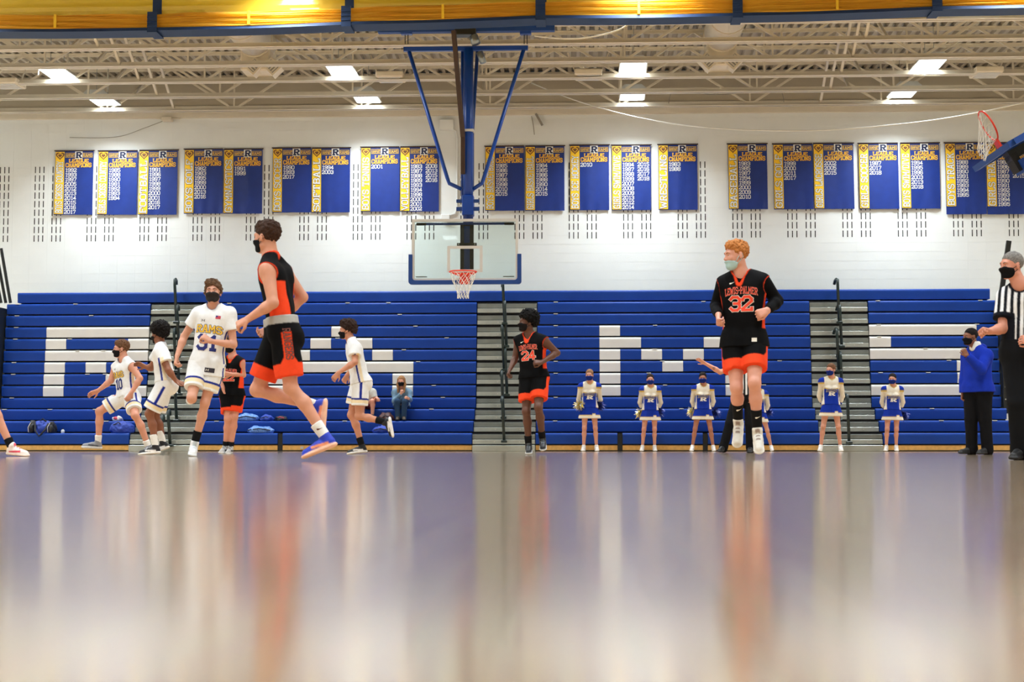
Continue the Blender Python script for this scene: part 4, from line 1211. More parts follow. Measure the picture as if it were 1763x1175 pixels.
    def box(s, prims, pad=.02):
        lo = np.min([p.bbox()[0] for p, k in prims], 0) - pad; hi = np.max([p.bbox()[1] for p, k in prims], 0) + pad
        return lo, hi
    def body(s):
        pr = s.torso() + s.neck() + s.arm('L') + s.arm('R') + s.leg('L') + s.leg('R')
        for q in 'LR':
            pr.append((Cone(s.fl(q, 0, .065, .075), s.fl(q, 0, .2, .035), .036 * s.w, .03 * s.w), .02))
        hp = s.head_prims(); hn = s.hand('L') + s.hand('R')
        S = s.s
        ears = [(Ell(s.hp(g_ * .078, -.008, -.004), s.HR, np.array((.009, .021, .032)) * S), .008) for g_ in (-1, 1)]
        lips = [(Cone(s.hp(-.018, .094, -.057), s.hp(.018, .094, -.057), .007 * S), .01), (Cone(s.hp(-.013, .094, -.068), s.hp(.013, .094, -.068), .008 * S), .01)]
        lo, hi = s.box(pr + hp + hn)
        v = Vol(lo, hi, s.h)
        for p, k in pr: v.add(p, k)
        for p, k in hp: v.add(p, k * 1.0)
        for g_ in (-1, 1): v.sub(Ell(s.hp(g_ * .032, .103, .004), s.HR, np.array((.017, .017, .0095)) * S), .010)
        for p, k in ears + lips: v.add(p, k)
        for p, k in hn: v.add(p, k)
        V, Q = v.surf(); V = relax(V, Q, 1, .35)
        base = (s.J['aL'] + s.J['aR']) / 2; base[2] = max(0, V[:, 2].min())
        s.base = Vector(base)
        s.o = link('person', nmesh('person', V, Q, s.base), skin_mat(s.skin)); s.o.location = s.base
        tag(s.o, s.label, 'person')
        if s.h < .0105:
            for g_ in (-1, 1):
                b = MB(); c = Vector(s.hp(g_ * .032, .0785, .004)); uvs(b, c, .0118 * S, s.HR); e = b.build('eye', EYE_W, s.o, smooth=True)
                b = MB(); uvs(b, Vector(s.hp(g_ * .032, .0838, .004)), .0072 * S, s.HR); b.build('iris', EYE_D, e, smooth=True)
    def eyebrows(s, c):
        for g_ in (-1, 1):
            MB().tube([s.hp(g_ * .014, .1005, .023), s.hp(g_ * .032, .0985, .029), s.hp(g_ * .05, .087, .023)], [.0045 * s.s, .005 * s.s, .003 * s.s], 6).build('eyebrow', hair_mat(c), s.o, smooth=True)
    def part(s, name, v, color, m=None, label=None, parent=None, rel=1, ret=False):
        V, Q = v.surf()
        if len(V) == 0: return None
        V = relax(V, Q, rel, .4)
        if callable(color):
            hh = v.h * .5; col = color(V)
            for dx in ((hh, 0, 0), (-hh, 0, 0), (0, hh, 0), (0, -hh, 0), (0, 0, hh), (0, 0, -hh)): col = col + color(V + np.array(dx))
            col = col / 7.0
        col = col if callable(color) else np.tile(np.asarray(color), (len(V), 1))
        pa = parent or s.o
        o = link(name, nmesh(name, V, Q, wloc(pa), col), m or CLOTH, pa)
        if label: o['label'] = label
        o['_bvh'] = 0; del o['_bvh']
        s.last = (V, Q)
        return o
    # ---- clothing
    def jersey(s, color, sleeve=0.0, hem=.06, e=.016, armhole=.068, neckr=.074, vneck=.08, name='jersey', sleeve_e=.016, label=None, seed=0, flare=.012, h=None):
        """hem: metres below the hip joints; sleeve: fraction of the upper arm (above 1 runs down the forearm)"""
        pr = s.torso(e)
        dn = s.pc - s.up * (hem + .04)
        for g_ in ((-1, 1) if hem > -.03 else ()): pr.append((Cone(s.pc + s.rp * g_ * .07 * s.w, dn + s.rp * g_ * .075 * s.w, .108 * s.w + e, .112 * s.w + e + flare), .04))
        if sleeve > 0:
            for q in 'LR':
                a, b_, c = s.J['s' + q], s.J['e' + q], s.J['w' + q]
                f = .84 if s.female else 1
                if sleeve <= 1: pr.append((CapCone(a, a + (b_ - a) * sleeve, .060 * s.w * f + sleeve_e, .056 * s.w * f + sleeve_e * 1.3), .025))
                else:
                    for p, k in s.arm(q, sleeve_e): pr.append((p, .02))
        lo, hi = s.box(pr); v = Vol(lo, hi, h or s.h)
        for p, k in pr: v.add(p, k)
        v.folds(.004, 34, 22, seed)
        v.clip(s.pc - s.up * hem, s.up)
        nb = s.J['neck']; 
        s.neckcut = Cone(nb - s.up * .005 + s.fc * .012, nb + s.up * .2 + s.fc * .02, neckr * s.w, neckr * s.w * 1.3)
        v.sub(s.neckcut, .008)
        s.vcut = Cone(nb + s.fc * .06 + s.up * .02, nb + s.fc * .105 - s.up * vneck * s.s, .05 * s.w, .012 * s.w)
        v.sub(s.vcut, .01)
        s.acut = {}
        for q in 'LR':
            a, b_, c = s.J['s' + q], s.J['e' + q], s.J['w' + q]
            if sleeve <= 0:
                g_ = s.rc * (1 if q == 'R' else -1)
                s.acut[q] = Cone(a + g_ * .012 - s.up * .035, a + g_ * .12 - s.up * .06 , armhole * s.w, armhole * s.w * 1.2)
                v.sub(s.acut[q], .01)
                v.sub(Cone(a + (b_ - a) * .25 + g_ * .02, b_ + g_ * .02, .06 * s.w, .05 * s.w), .01)
            elif sleeve <= 1: 
                pass
            elif sleeve < 2.05:
                d = unit(c - b_); v.sub(Cone(c + d * .03, c + d * .2, .05 * s.w), .006)
        return s.part(name, v, color, label=label)
    def tl(s, V):
        """torso coordinates of points: across (figure's right +), forward, up from the hips"""
        d = V - s.pc; return d @ s.rc, d @ s.fc, d @ s.up
    def shorts(s, color, frac=.80, waist_e=.012, e=.02, hemr=.118, top=.06, name='shorts', label=None, seed=3, h=None, legs='LR'):
        pr = [(p, k) for p, k in s.torso(.012)[:0]]
        for g_ in (-1, 1): pr.append((Cone(s.pc + s.up * (top + .06) + s.rp * g_ * .06 * s.w, s.pc + s.rp * g_ * .078 * s.w, .098 * s.w + waist_e, .112 * s.w + .016), .04))
        gl = [(Ell(s.pc - s.fp * .045 * s.w + s.rp * g_ * .07 * s.w - s.up * .05 * s.s, np.eye(3), np.array((.10, .10, .105)) * s.w + .016), .04) for g_ in (-1, 1)]
        pr += gl; s.hem = {}
        for q in 'LR':
            hh, k = s.J['h' + q], s.J['k' + q]; t = hh + (k - hh) * frac
            d = unit(k - hh); s.hem[q] = (t, d, hh)
            sag = np.array((0, 0, -.012))
            pr.append((Cone(hh, t + sag + d * .05, .092 * s.w + e * .8, hemr * .87 * s.w), .014))
        lo, hi = s.box(pr); v = Vol(lo, hi, h or s.h)
        for p, k in pr: v.add(p, k)
        v.folds(.005, 30, 16, seed)
        v.sub(Slab(s.pc + s.up * top, s.up, .235), .006)
        for q in 'LR':
            t, d, hh = s.hem[q]; v.sub(Cone(t + d * .135, t + d * .45, .135, .135, d, 1.0) if False else Slab(t, d, .19 * s.w), .006)
        return s.part(name, v, color, label=label)
    def shl(s, V):
        """for points on the shorts: distance up from the nearer leg's hem, and outward side coordinate"""
        best = None
        for q in 'LR':
            t, d, hh = s.hem[q]; rel = V - t; up = -(rel @ d)
            rad = np.linalg.norm(rel + up[:, None] * d, axis=1)
            g_ = 1 if q == 'R' else -1
            side = s.rp * g_; side = unit(side - d * (side @ d)); fw = np.cross(side, d)
            rr = rel + up[:, None] * d
            th = np.degrees(np.arctan2(np.abs(rr @ fw), rr @ side))
            if best is None: best = [rad, up, th]
            else:
                m = rad < best[0]; best = [np.where(m, rad, best[0]), np.where(m, up, best[1]), np.where(m, th, best[2])]
        return best[1], best[2]
    def pants(s, color, e=.022, name='trousers', top=.08, label=None, h=None, end=.97):
        pr = []
        for g_ in (-1, 1): pr.append((Cone(s.pc + s.up * (top + .05) + s.rp * g_ * .06 * s.w, s.pc + s.rp * g_ * .078 * s.w, .10 * s.w + .010, .112 * s.w + .012), .04))
        pr += [(Ell(s.pc - s.fp * .045 * s.w + s.rp * g_ * .07 * s.w - s.up * .05 * s.s, np.eye(3), np.array((.10, .10, .105)) * s.w + .012), .04) for g_ in (-1, 1)]
        for q in 'LR':
            hh, k, a = s.J['h' + q], s.J['k' + q], s.J['a' + q]
            pr += [(Cone(hh, k, .096 * s.w + e * .6, .068 * s.w + e * .7), .03), (Cone(k, a, .066 * s.w + e * .7, .052 * s.w + e), .02), (Cone(a, a + (a - k) * .08, .052 * s.w + e, .054 * s.w + e), .02)]
        lo, hi = s.box(pr); v = Vol(lo, hi, h or s.h)
        for p, k in pr: v.add(p, k)
        v.folds(.004, 30, 20, 5)
        v.sub(Slab(s.pc + s.up * top, s.up, .235), .006)
        return s.part(name, v, color, label=label)
    def shoes(s, upper, sole=(235, 235, 232), lace=None, accent=None, high=False, names=('shoe', 'shoe'), h=None, label=None):
        out = []
        for q in 'LR':
            P = lambda x, y, z: s.fl(q, x, y, z)
            S = s.s; u = s.foot[q][3]
            pr = [(Cone(P(0, .05, .045), P(0, .14, .05), .040 * S, .041 * S), .02), (Cone(P(0, .14, .05), P(.004, .25, .034), .041 * S, .034 * S), .02), (Cone(P(0, .058, .06), P(0, .07, .125 if high else .105), .043 * S, .046 * S), .02)]
            sl = [(Cone(P(0, .045, .018), P(0, .14, .018), .046 * S, .045 * S, u, 2.3), .01), (Cone(P(0, .14, .018), P(.003, .248, .018), .045 * S, .049 * S, u, 2.3), .01)]
            lo, hi = s.box(pr + sl); v = Vol(lo, hi, h or min(s.h, .008))
            for p, k in pr: v.add(p, k)
            for p, k in sl: v.add(p, k)
            v.clip(P(0, 0, .0), u)
            o, ax, ay, az = s.foot[q]
            def col(V):
                r = V - o; x, y, z = r @ ax / S, r @ ay / S, r @ az / S
                c = np.tile(lin(*upper), (len(V), 1))
                if accent is not None:
                    m = (np.abs(z - .052 - .10 * (y - .15)) < .011) & (y > .06) & (y < .2) & (np.abs(x) > .02); c[m] = lin(*accent)
                if lace is not None:
                    m = (np.abs(x) < .02) & (y > .10) & (y < .2) & (z > .055) & ((np.floor(y * 60) % 2) == 0); c[m] = lin(*lace)
                m = z < .030 + .008 * np.sin(y * 12); c[m] = lin(*sole); return c
            out.append(s.part('shoe', v, col, SHOE, label=label))
        return out
    def socks(s, col, length=.16, band=None, h=None, which='LR', logo=None):
        for q in which:
            a, k = s.J['a' + q], s.J['k' + q]; d = unit(k - a)
            f = .92 if s.female else 1
            pr = [(Cone(a - d * .03, a + d * length * s.s, .041 * s.w * f, .050 * s.w * f), .02)]
            lo, hi = s.box(pr); v = Vol(lo, hi, h or min(s.h, .008))
            for p, kk in pr: v.add(p, kk)
            v.clip(a + d * length * s.s, -d)
            so = s.part('sock', v, lin(*col))
            if logo:
                s.remember(); s.patch_on(so, SWOOSH, a + d * length * s.s * .62, (1, 0, 0), (0, 0, 1), (0, -1, 0), logo, .004, 'maker_mark')
    def mask(s, col=(24, 24, 27), low=False, label=None, h=None):
        e = .007; S = s.s
        pr = s.head_prims(e); lo, hi = s.box(pr); v = Vol(lo, hi, h or min(s.h, .007))
        for p, k in pr: v.add(p, max(k, .03))
        dz = -.032 if low else 0
        v.isect(Ell(s.hp(0, .060, -.056 + dz), s.HR, np.array((.086, .080, .058)) * S)); v.clip(s.hp(0, .02, 0), s.HR[:, 1])
        o = s.part('face_mask', v, lin(*col), label=label)
        for g_ in (-1, 1):
            pts = [s.hp(g_ * .066, .045, -.03 + dz), s.hp(g_ * .079, .012, -.008), s.hp(g_ * .084, -.02, .012), s.hp(g_ * .082, -.028, -.012), s.hp(g_ * .070, .03, -.062 + dz * .5)]
            MB().tube(pts, .003 * S, 5).build('ear_loop', mat('ear_loop_%d_%d_%d' % col, srgb(*col), .8), o, smooth=True)
        return o
    def hair(s, kind='short', col=(48, 34, 28), h=None, seed=1):
        S = s.s; R = s.HR; P = s.hp; h = h or min(s.h, .008)
        pr = []; amp, f = .005, 70
        if kind == 'short': pr = [(Ell(P(0, -.014, .052), R, np.array((.085, .107, .096)) * S), .02), (Ell(P(0, .045, .098), R, np.array((.062, .045, .035)) * S), .03)]; amp, f = .009, 95
        elif kind == 'crop': pr = [(Ell(P(0, -.014, .047), R, np.array((.081, .102, .091)) * S), .02)]; amp, f = .002, 120
        elif kind == 'wavy': pr = [(Ell(P(0, -.014, .055), R, np.array((.090, .112, .100)) * S), .02), (Ell(P(.02, .05, .105), R, np.array((.065, .05, .04)) * S), .03), (Cone(P(-.08, -.01, .03), P(-.085, .0, -.02), .018 * S), .02), (Cone(P(.08, -.01, .03), P(.085, .0, -.02), .018 * S), .02)]; amp, f = .013, 75
        elif kind == 'curly': pr = [(Ell(P(0, -.018, .072), R, np.array((.104, .122, .105)) * S), .02), (Ell(P(0, .055, .115), R, np.array((.075, .05, .045)) * S), .03), (Ell(P(0, -.1, .01), R, np.array((.06, .045, .05)) * S), .03)]; amp, f = .014, 75
        elif kind == 'afro': pr = [(Ell(P(0, -.022, .085), R, np.array((.125, .135, .112)) * S), .02), (Ell(P(0, -.09, .02), R, np.array((.08, .06, .06)) * S), .03)]; amp, f = .013, 90
        elif kind in ('pony', 'long'): pr = [(Ell(P(0, -.014, .050), R, np.array((.085, .106, .094)) * S), .02)]; amp, f = .003, 60
        lo, hi = s.box(pr, .03); v = Vol(lo, hi, h)
        for p, k in pr: v.add(p, k)
        # hairline: keep what lies above and behind a sloping plane, free the face and the ears
        n = s.HR @ unit(np.array((0, -.62, .78)))
        v.clip(P(0, .082, .060), n) if kind not in ('pony', 'long') else v.clip(P(0, .088, .064), s.HR @ unit(np.array((0, -.72, .7))))
        v.noise(amp, f, seed)
        extra = []
        if kind == 'pony': extra = [(Cone(P(0, -.105, .06), P(.03, -.14, .0), .03 * S, .03 * S), .02), (Cone(P(.03, -.14, .0), P(.06, -.12, -.12), .03 * S, .016 * S), .02)]
        if kind == 'long':
            for g_ in (-1, 1):
                extra += [(Cone(P(g_ * .07, .0, .05), P(g_ * .085, .01, -.08), .03 * S, .034 * S), .03), (Cone(P(g_ * .085, .01, -.08), P(g_ * .075, .06, -.26), .034 * S, .022 * S), .03)]
            extra += [(Cone(P(0, -.07, .03), P(0, -.10, -.2), .075 * S, .06 * S), .03)]
        if extra:
            lo, hi = s.box(pr + extra, .03); v2 = Vol(lo, hi, h)
            for p, k in pr: v2.add(p, k)
            v2.clip(P(0, .088, .064), s.HR @ unit(np.array((0, -.72, .7))))
            for p, k in extra: v2.add(p, k)
            v2.noise(.004, 60, seed); v = v2
        return s.part('hair', v, (1, 1, 1), hair_mat(col), rel=0)
    def beard(s, col): pass
    # ---- lettering laid on a garment
    def print_on(s, obj, text, c, ux, uy, nrm_, height, width, mname, stroke=1.0, lift=.003, name='print', curve=0.0, bvh=None, align='c'):
        V, Q = s.last_g
        if bvh is None: bvh = s.bvh_g
        q, w = text_quads(text, height, stroke); k = width / w
        ux, uy, nn = unit(ux), unit(uy), unit(nrm_); b = MB()
        for p in q:
            # split long strokes so that they follow the cloth
            p = [np.array(t) for t in p]
            n = max(1, int(np.linalg.norm(p[3] - p[0]) / .012))
            for i in range(n):
                quad = [p[0] + (p[3] - p[0]) * i / n, p[1] + (p[2] - p[1]) * i / n, p[1] + (p[2] - p[1]) * (i + 1) / n, p[0] + (p[3] - p[0]) * (i + 1) / n]
                out = []
                for a, z in quad:
                    a = a * k - width / 2; zz = z - curve * a * a
                    org = npv(c) + ux * a + uy * zz + nn * .35
                    hit = bvh.ray_cast(Vector(org), Vector(-nn))
                    if hit[0] is None: break
                    out.append(hit[0] + Vector(nn) * lift)
                if len(out) == 4: b.add(out, [(0, 1, 2, 3)])
        if b.f: return b.build(name, M[mname], obj)
    def patch_on(s, obj, poly, c, ux, uy, nrm_, mname, lift=.003, name='patch'):
        """a flat printed shape given as quads in metres"""
        b = MB(); nn = unit(nrm_)
        grid = []
        for quad in poly:
            if len(quad) != 4: grid.append(quad); continue
            q0, q1, q2, q3 = [np.array(t) for t in quad]; n = max(1, int(max(np.linalg.norm(q1 - q0), np.linalg.norm(q3 - q0)) / .012))
            bl = lambda u_, v_: (q0 * (1 - u_) + q1 * u_) * (1 - v_) + (q3 * (1 - u_) + q2 * u_) * v_
            for i in range(n):
                for k in range(n): grid.append([bl(i / n, k / n), bl((i + 1) / n, k / n), bl((i + 1) / n, (k + 1) / n), bl(i / n, (k + 1) / n)])
        for quad in grid:
            out = []
            for a, z in quad:
                hit = s.bvh_g.ray_cast(Vector(npv(c) + unit(ux) * a + unit(uy) * z + nn * .35), Vector(-nn))
                if hit[0] is None: break
                out.append(hit[0] + Vector(nn) * lift)
            if len(out) == len(quad): b.add(out, [tuple(range(len(quad)))])
        if b.f: return b.build(name, M[mname], obj)
    def remember(s):
        s.last_g = s.last; V, Q = s.last; s.bvh_g = BVHTree.FromPolygons([tuple(p) for p in V], [tuple(int(i) for i in q) for q in Q])
class Slab:
    """everything beyond a disc-shaped cut: the space past a hem, within radius r of the leg's axis"""
    def __init__(s, p, d, r, L=.4): s.p = npv(p); s.dn = unit(d); s.r = r; s.L = L
    def bbox(s):
        e = s.p + s.dn * s.L; return np.minimum(s.p, e) - s.r, np.maximum(s.p, e) + s.r
    def d(s, X, Y, Z):
        x, y, z = X - s.p[0], Y - s.p[1], Z - s.p[2]; t = x * s.dn[0] + y * s.dn[1] + z * s.dn[2]
        q = np.sqrt(np.maximum((x - t * s.dn[0]) ** 2 + (y - t * s.dn[1]) ** 2 + (z - t * s.dn[2]) ** 2, 0)) - s.r
        return np.maximum(np.maximum(-t, t - s.L), q)
def uvs(b, c, r, R=None, nu=10, nv=7):
    vs = []; 
    for i in range(nv + 1):
        t = math.pi * i / nv
        for k in range(nu):
            p = 2 * math.pi * k / nu; vs.append(c + Vector((r * math.sin(t) * math.cos(p), r * math.sin(t) * math.sin(p), r * math.cos(t))))
    b.add(vs, [(i * nu + k, i * nu + (k + 1) % nu, (i + 1) * nu + (k + 1) % nu, (i + 1) * nu + k) for i in range(nv) for k in range(nu)])
M['num_orange'] = mat('number_orange', srgb(238, 70, 40), 0.6); M['num_white'] = mat('number_white', srgb(236, 232, 222), 0.6)
M['num_navy'] = mat('number_navy', srgb(24, 40, 120), 0.6); M['num_gold'] = mat('number_gold', srgb(240, 196, 60), 0.6); M['num_black'] = mat('number_black', srgb(22, 22, 26), 0.6)
M['num_gray'] = mat('number_grey', srgb(110, 60, 50), 0.6); M['flag_red'] = mat('flag_red', srgb(190, 60, 80), 0.6)
M['jock_tag'] = mat('jock_tag', srgb(40, 34, 48), 0.6)
# ================================================================== the people
def dist(p, V): return p.d(V[:, 0], V[:, 1], V[:, 2])
ORANGE, BLACK, WHITE, NAVY, GOLD = lin(240, 74, 38), lin(10, 10, 12), lin(236, 238, 240), lin(28, 44, 140), lin(240, 204, 96)
def away_jersey(p, side=True, arm_trim=True, wide=.05, back=.0):
    def f(V):
        c = np.tile(BLACK, (len(V), 1)); x, y, z = p.tl(V); hgt = np.linalg.norm(p.cc - p.pc)
        if side:
            m = (np.abs(y + back) < wide * (1.2 - .5 * z / hgt)) & (np.abs(x) > .095 * p.w) & (z < hgt * .78) & (z > hgt * .2); c[m] = ORANGE
        c[(dist(p.neckcut, V) < .014) | (dist(p.vcut, V) < .02)] = ORANGE
        if arm_trim:
            for q in p.acut.values(): c[dist(q, V) < .008] = ORANGE
        return c
    return f
def away_shorts(p, band=.085, waist=None):
    def f(V):
        c = np.tile(BLACK, (len(V), 1)); up, th = p.shl(V)
        tall = up < band + .10 * np.clip((38 - th) / 38, 0, 1)
        c[tall] = ORANGE; c[(th < 20) & (up < .34)] = ORANGE
        if waist is not None: c[(V - p.pc) @ p.up > p.waist_z] = lin(*waist)
        return c
    return f
def home_jersey(p):
    def f(V):
        c = np.tile(WHITE, (len(V), 1)); x, y, z = p.tl(V); hgt = np.linalg.norm(p.cc - p.pc)
        ok = (np.abs(x) > .085 * p.w) & (z < hgt * .74)
        c[ok & (np.abs(y - .03) < .012)] = NAVY
        c[ok & (y < .01) & (y > -.03)] = GOLD * .5 + WHITE * .5
        c[dist(p.neckcut, V) < .006] = NAVY
        return c
    return f
def home_shorts(p):
    def f(V):
        c = np.tile(WHITE, (len(V), 1)); up, th = p.shl(V)
        c[(up < .075) & (up > .03)] = GOLD * .55 + WHITE * .45
        c[(up < .100) & (up > .075)] = NAVY
        c[(th < 9) & (up > .1) & (up < .34)] = NAVY
        return c
    return f
SWOOSH = [[(-.02, .0), (-.012, -.012), (.0, -.008), (-.008, .004)], [(.0, -.008), (.03, .012), (.004, .002), (-.008, .004)]]
ARMOUR = [[(-.02, .012), (-.013, .012), (-.004, .0), (-.013, -.0)], [(-.02, -.012), (-.013, -.012), (-.004, .0), (-.013, .0)], [(.02, .012), (.013, .012), (.004, .0), (.013, .0)], [(.02, -.012), (.013, -.012), (.004, 0.), (.013, 0.)]]
def rect(w, h): return [[(-w/2, -h/2), (w/2, -h/2), (w/2, h/2), (-w/2, h/2)]]
def front_of(p, up, across=0.0): return p.pc + p.up * up + p.rc * across
def away_print(p, jer, num, zn=.27, zt=.37, hn=.10, wn=.17, wt=.29, word='LEWIS-PALMER', size=1.0):
    p.remember()
    a = (-p.rc, p.up, p.fc)
    p.print_on(jer, word, front_of(p, zt), *a, .056 * size, wt, 'num_white', 1.2, .003, 'team_print', .9)
    p.print_on(jer, word, front_of(p, zt), *a, .056 * size, wt, 'num_orange', .95, .006, 'team_print', .9)
    p.print_on(jer, num, front_of(p, zn), *a, hn, wn, 'num_white', 1.75, .003, 'number')
    p.print_on(jer, num, front_of(p, zn), *a, hn, wn, 'num_orange', 1.25, .006, 'number')
    p.patch_on(jer, SWOOSH, front_of(p, zt + .095, .085), *a, 'num_white', .004, 'maker_mark')
def home_print(p, jer, num, zn=.26, zt=.365, hn=.105, wn=.19, wt=.27):
    p.remember(); a = (-p.rc, p.up, p.fc)
    p.print_on(jer, 'RAMS', front_of(p, zt), *a, .072, wt, 'num_navy', 1.9, .003, 'team_print', .5)
    p.print_on(jer, 'RAMS', front_of(p, zt), *a, .072, wt, 'num_gold', 1.2, .006, 'team_print', .5)
    p.print_on(jer, num, front_of(p, zn), *a, hn, wn, 'num_navy', 1.5, .004, 'number')
    p.patch_on(jer, ARMOUR, front_of(p, zt + .12, .075), *a, 'num_black', .004, 'maker_mark')

# ---- nearest player, black away kit, running left and looking back
p = Person('player in black and orange kit striding left, blue shoes, looking away', 12.15,
    dict(head=(460, 410, 0), neck=(465, 439, 0), sL=(460, 463, -.165), sR=(488, 466, .165), eL=(470, 522, -.24), wL=(428, 549, -.22), fL=(408, 560, -.22),
         eR=(521, 512, .22), wR=(467, 563, .2), fR=(446, 578, .2), hL=(489, 576, -.09), hR=(482, 574, .09), kL=(501, 668, -.1), aL=(562, 755, -.1), tL=(521, 792, -.13),
         kR=(443, 672, .1), aR=(545, 699, .12), tR=(558, 764, .12)), 1.9, head_yaw=-118, skin=(226, 172, 146), h=.0072, hands=(.55, .6), build=1.0, palms=((-.2, .4, -.6), None))
p.waist_z = .065
jer = p.jersey(away_jersey(p, wide=.075, back=.06), hem=-.105, vneck=.07, seed=2, armhole=.078); 
p.remember(); p.print_on(jer, '1', front_of(p, .25) , -p.rc, p.up, p.fc, .1, .06, 'num_orange', 1.6, .004, 'number')
sh = p.shorts(away_shorts(p, .10, (176, 176, 172)), frac=.80, hemr=.125, top=.13, e=.024, waist_e=.026)
p.remember()
t, d, hh = p.hem['L']
p.print_on(sh, 'RANGERS', t - d * .25 + p.rp * -.05, d, np.cross(-p.rp, d) if False else -unit(np.cross(d, (0, -1, 0))), (0, -1, 0), .05, .24, 'num_gray', 1.2, .004, 'team_print')
p.hair('short', (62, 42, 32)); p.mask()
p.socks((235, 235, 232), .14, logo='num_gray')
for o in p.shoes((36, 62, 190), (246, 196, 168), (30, 40, 120), (240, 150, 110)): o['label'] = 'royal blue basketball shoe with peach sole'

# ---- number 32, black away kit with long black undersleeves
p = Person('red-haired player number 32 in black and orange kit with long black sleeves', 14.2,
    dict(head=(1268, 441, 0), neck=(1276, 470, .02), sR=(1247, 487, .06), sL=(1312, 483, -.04), eR=(1233, 527, .16), wR=(1237, 543, -.08), fR=(1236, 557, -.16),
         eL=(1338, 519, .02), wL=(1321, 535, -.18), fL=(1300, 543, -.24), hR=(1264, 588, .02), hL=(1299, 588, -.02), kR=(1268, 668, -.10), aR=(1271, 726, .14), tR=(1269, 785, .05),
         kL=(1299, 660, -.20), aL=(1304, 743, -.05), tL=(1309, 791, -.23)), 1.95, head_yaw=-72, head_pitch=-4, skin=(232, 178, 158), h=.0073, hands=(.85, .8), palms=((-.5, .4, -.3), (.5, .2, .2)))
us = p.jersey(BLACK, sleeve=1.98, hem=-.2, e=.008, neckr=.068, vneck=.01, name='undershirt', sleeve_e=.012)
jer = p.jersey(away_jersey(p), hem=.055, vneck=.10, seed=5, e=.022, flare=.02)
away_print(p, jer, '32', zn=.272, zt=.425, hn=.118, wn=.19, wt=.29)
p.patch_on(jer, rect(.045, .035), front_of(p, .0, -.115), -p.rc, p.up, p.fc, 'num_white', .004, 'size_tag')
p.shorts(away_shorts(p, .095), frac=.66, hemr=.128, top=.04, e=.026)
p.hair('short', (190, 122, 66)); p.eyebrows((170, 110, 70)); p.mask((176, 210, 214), low=True, label='pale blue surgical mask pulled below the nose')
p.socks((22, 22, 24), .20, logo='num_white'); p.shoes((226, 224, 216), (240, 240, 236), (150, 130, 120), None)

# ---- number 31, white home kit, running to the camera
p = Person('masked player number 31 in white home kit running toward the camera', 17.0,
    dict(head=(367, 505, 0), neck=(368, 527, .02), sR=(342, 540, .02), sL=(395, 540, 0), eR=(317, 580, .05), wR=(305, 613, -.05), fR=(301, 632, -.08),
         eL=(402, 594, -.02), wL=(363, 588, -.24), fL=(346, 577, -.28), hR=(341, 624, 0), hL=(373, 624, 0), kR=(330, 686, -.22), aR=(329, 684, .24), tR=(328, 684, .55),
         kL=(353, 694, -.06), aL=(334, 769, .0), tL=(331, 788, -.24)), 1.93, head_yaw=4, head_pitch=8, skin=(226, 176, 152), h=.0072, build=.93, hands=(.75, .6), palms=((.2, .6, -.6), (.6, .1, 0)))
jer = p.jersey(home_jersey(p), sleeve=.55, hem=.15, vneck=.05, seed=7, e=.02, sleeve_e=.02, flare=.016)
home_print(p, jer, '31', zn=.135, zt=.325, hn=.145, wn=.2, wt=.28)
a = (-p.rc, p.up, p.fc)
p.patch_on(jer, rect(.055, .036), front_of(p, .495, -.085), *a, 'flag_red', .004, 'flag_patch'); p.patch_on(jer, [[(-.027, .002), (-.005, .002), (-.005, .018), (-.027, .018)]], front_of(p, .495, -.085), *a, 'num_navy', .006, 'flag_patch')
p.patch_on(jer, rect(.11, .05), front_of(p, -.09, -.075), *a, 'jock_tag', .004, 'maker_tag'); p.patch_on(jer, ARMOUR, front_of(p, -.09, -.05), *a, 'num_white', .006, 'maker_tag')
p.shorts(home_shorts(p), frac=.72, hemr=.125, top=.0, e=.024)
p.hair('wavy', (104, 78, 58)); p.eyebrows((80, 58, 44)); p.mask((48, 44, 44)); p.socks((22, 24, 26), .17); p.shoes((232, 234, 236), (224, 232, 240), (190, 200, 205), None, high=True)

# ---- number 10, white home kit, low stance reaching left
p = Person('player number 10 in sleeveless white kit crouching with an arm held out', 22.0,
    dict(head=(209, 602, 0), neck=(213, 617, 0), sR=(200, 631, .13), sL=(226, 629, -.13), eR=(191, 656, .12), wR=(169, 673, .1), fR=(150, 681, .08),
         eL=(241, 652, -.2), wL=(226, 677, -.28), fL=(218, 691, -.3), hR=(213, 683, .08), hL=(226, 683, -.08), kR=(171, 709, .02), aR=(169, 763, .06), tR=(139, 772, 0),
         kL=(233, 716, -.32), aL=(256, 771, -.2), tL=(247, 784, -.4)), 1.88, head_yaw=-75, skin=(226, 170, 146), h=.0088, hands=(.4, .12), palms=((-.5, .5, -.2), (0, -.6, -.6)))
jer = p.jersey(home_jersey(p), hem=.0, vneck=.06, seed=9); home_print(p, jer, '10', zn=.12, zt=.285, hn=.125, wn=.15, wt=.23)
p.shorts(home_shorts(p), frac=.74, hemr=.125, top=.03, e=.026)
p.hair('short', (110, 78, 56)); p.eyebrows((90, 62, 44)); p.mask(); p.socks((235, 235, 232), .11); p.shoes((136, 138, 144), (210, 212, 214), None, (70, 74, 84))

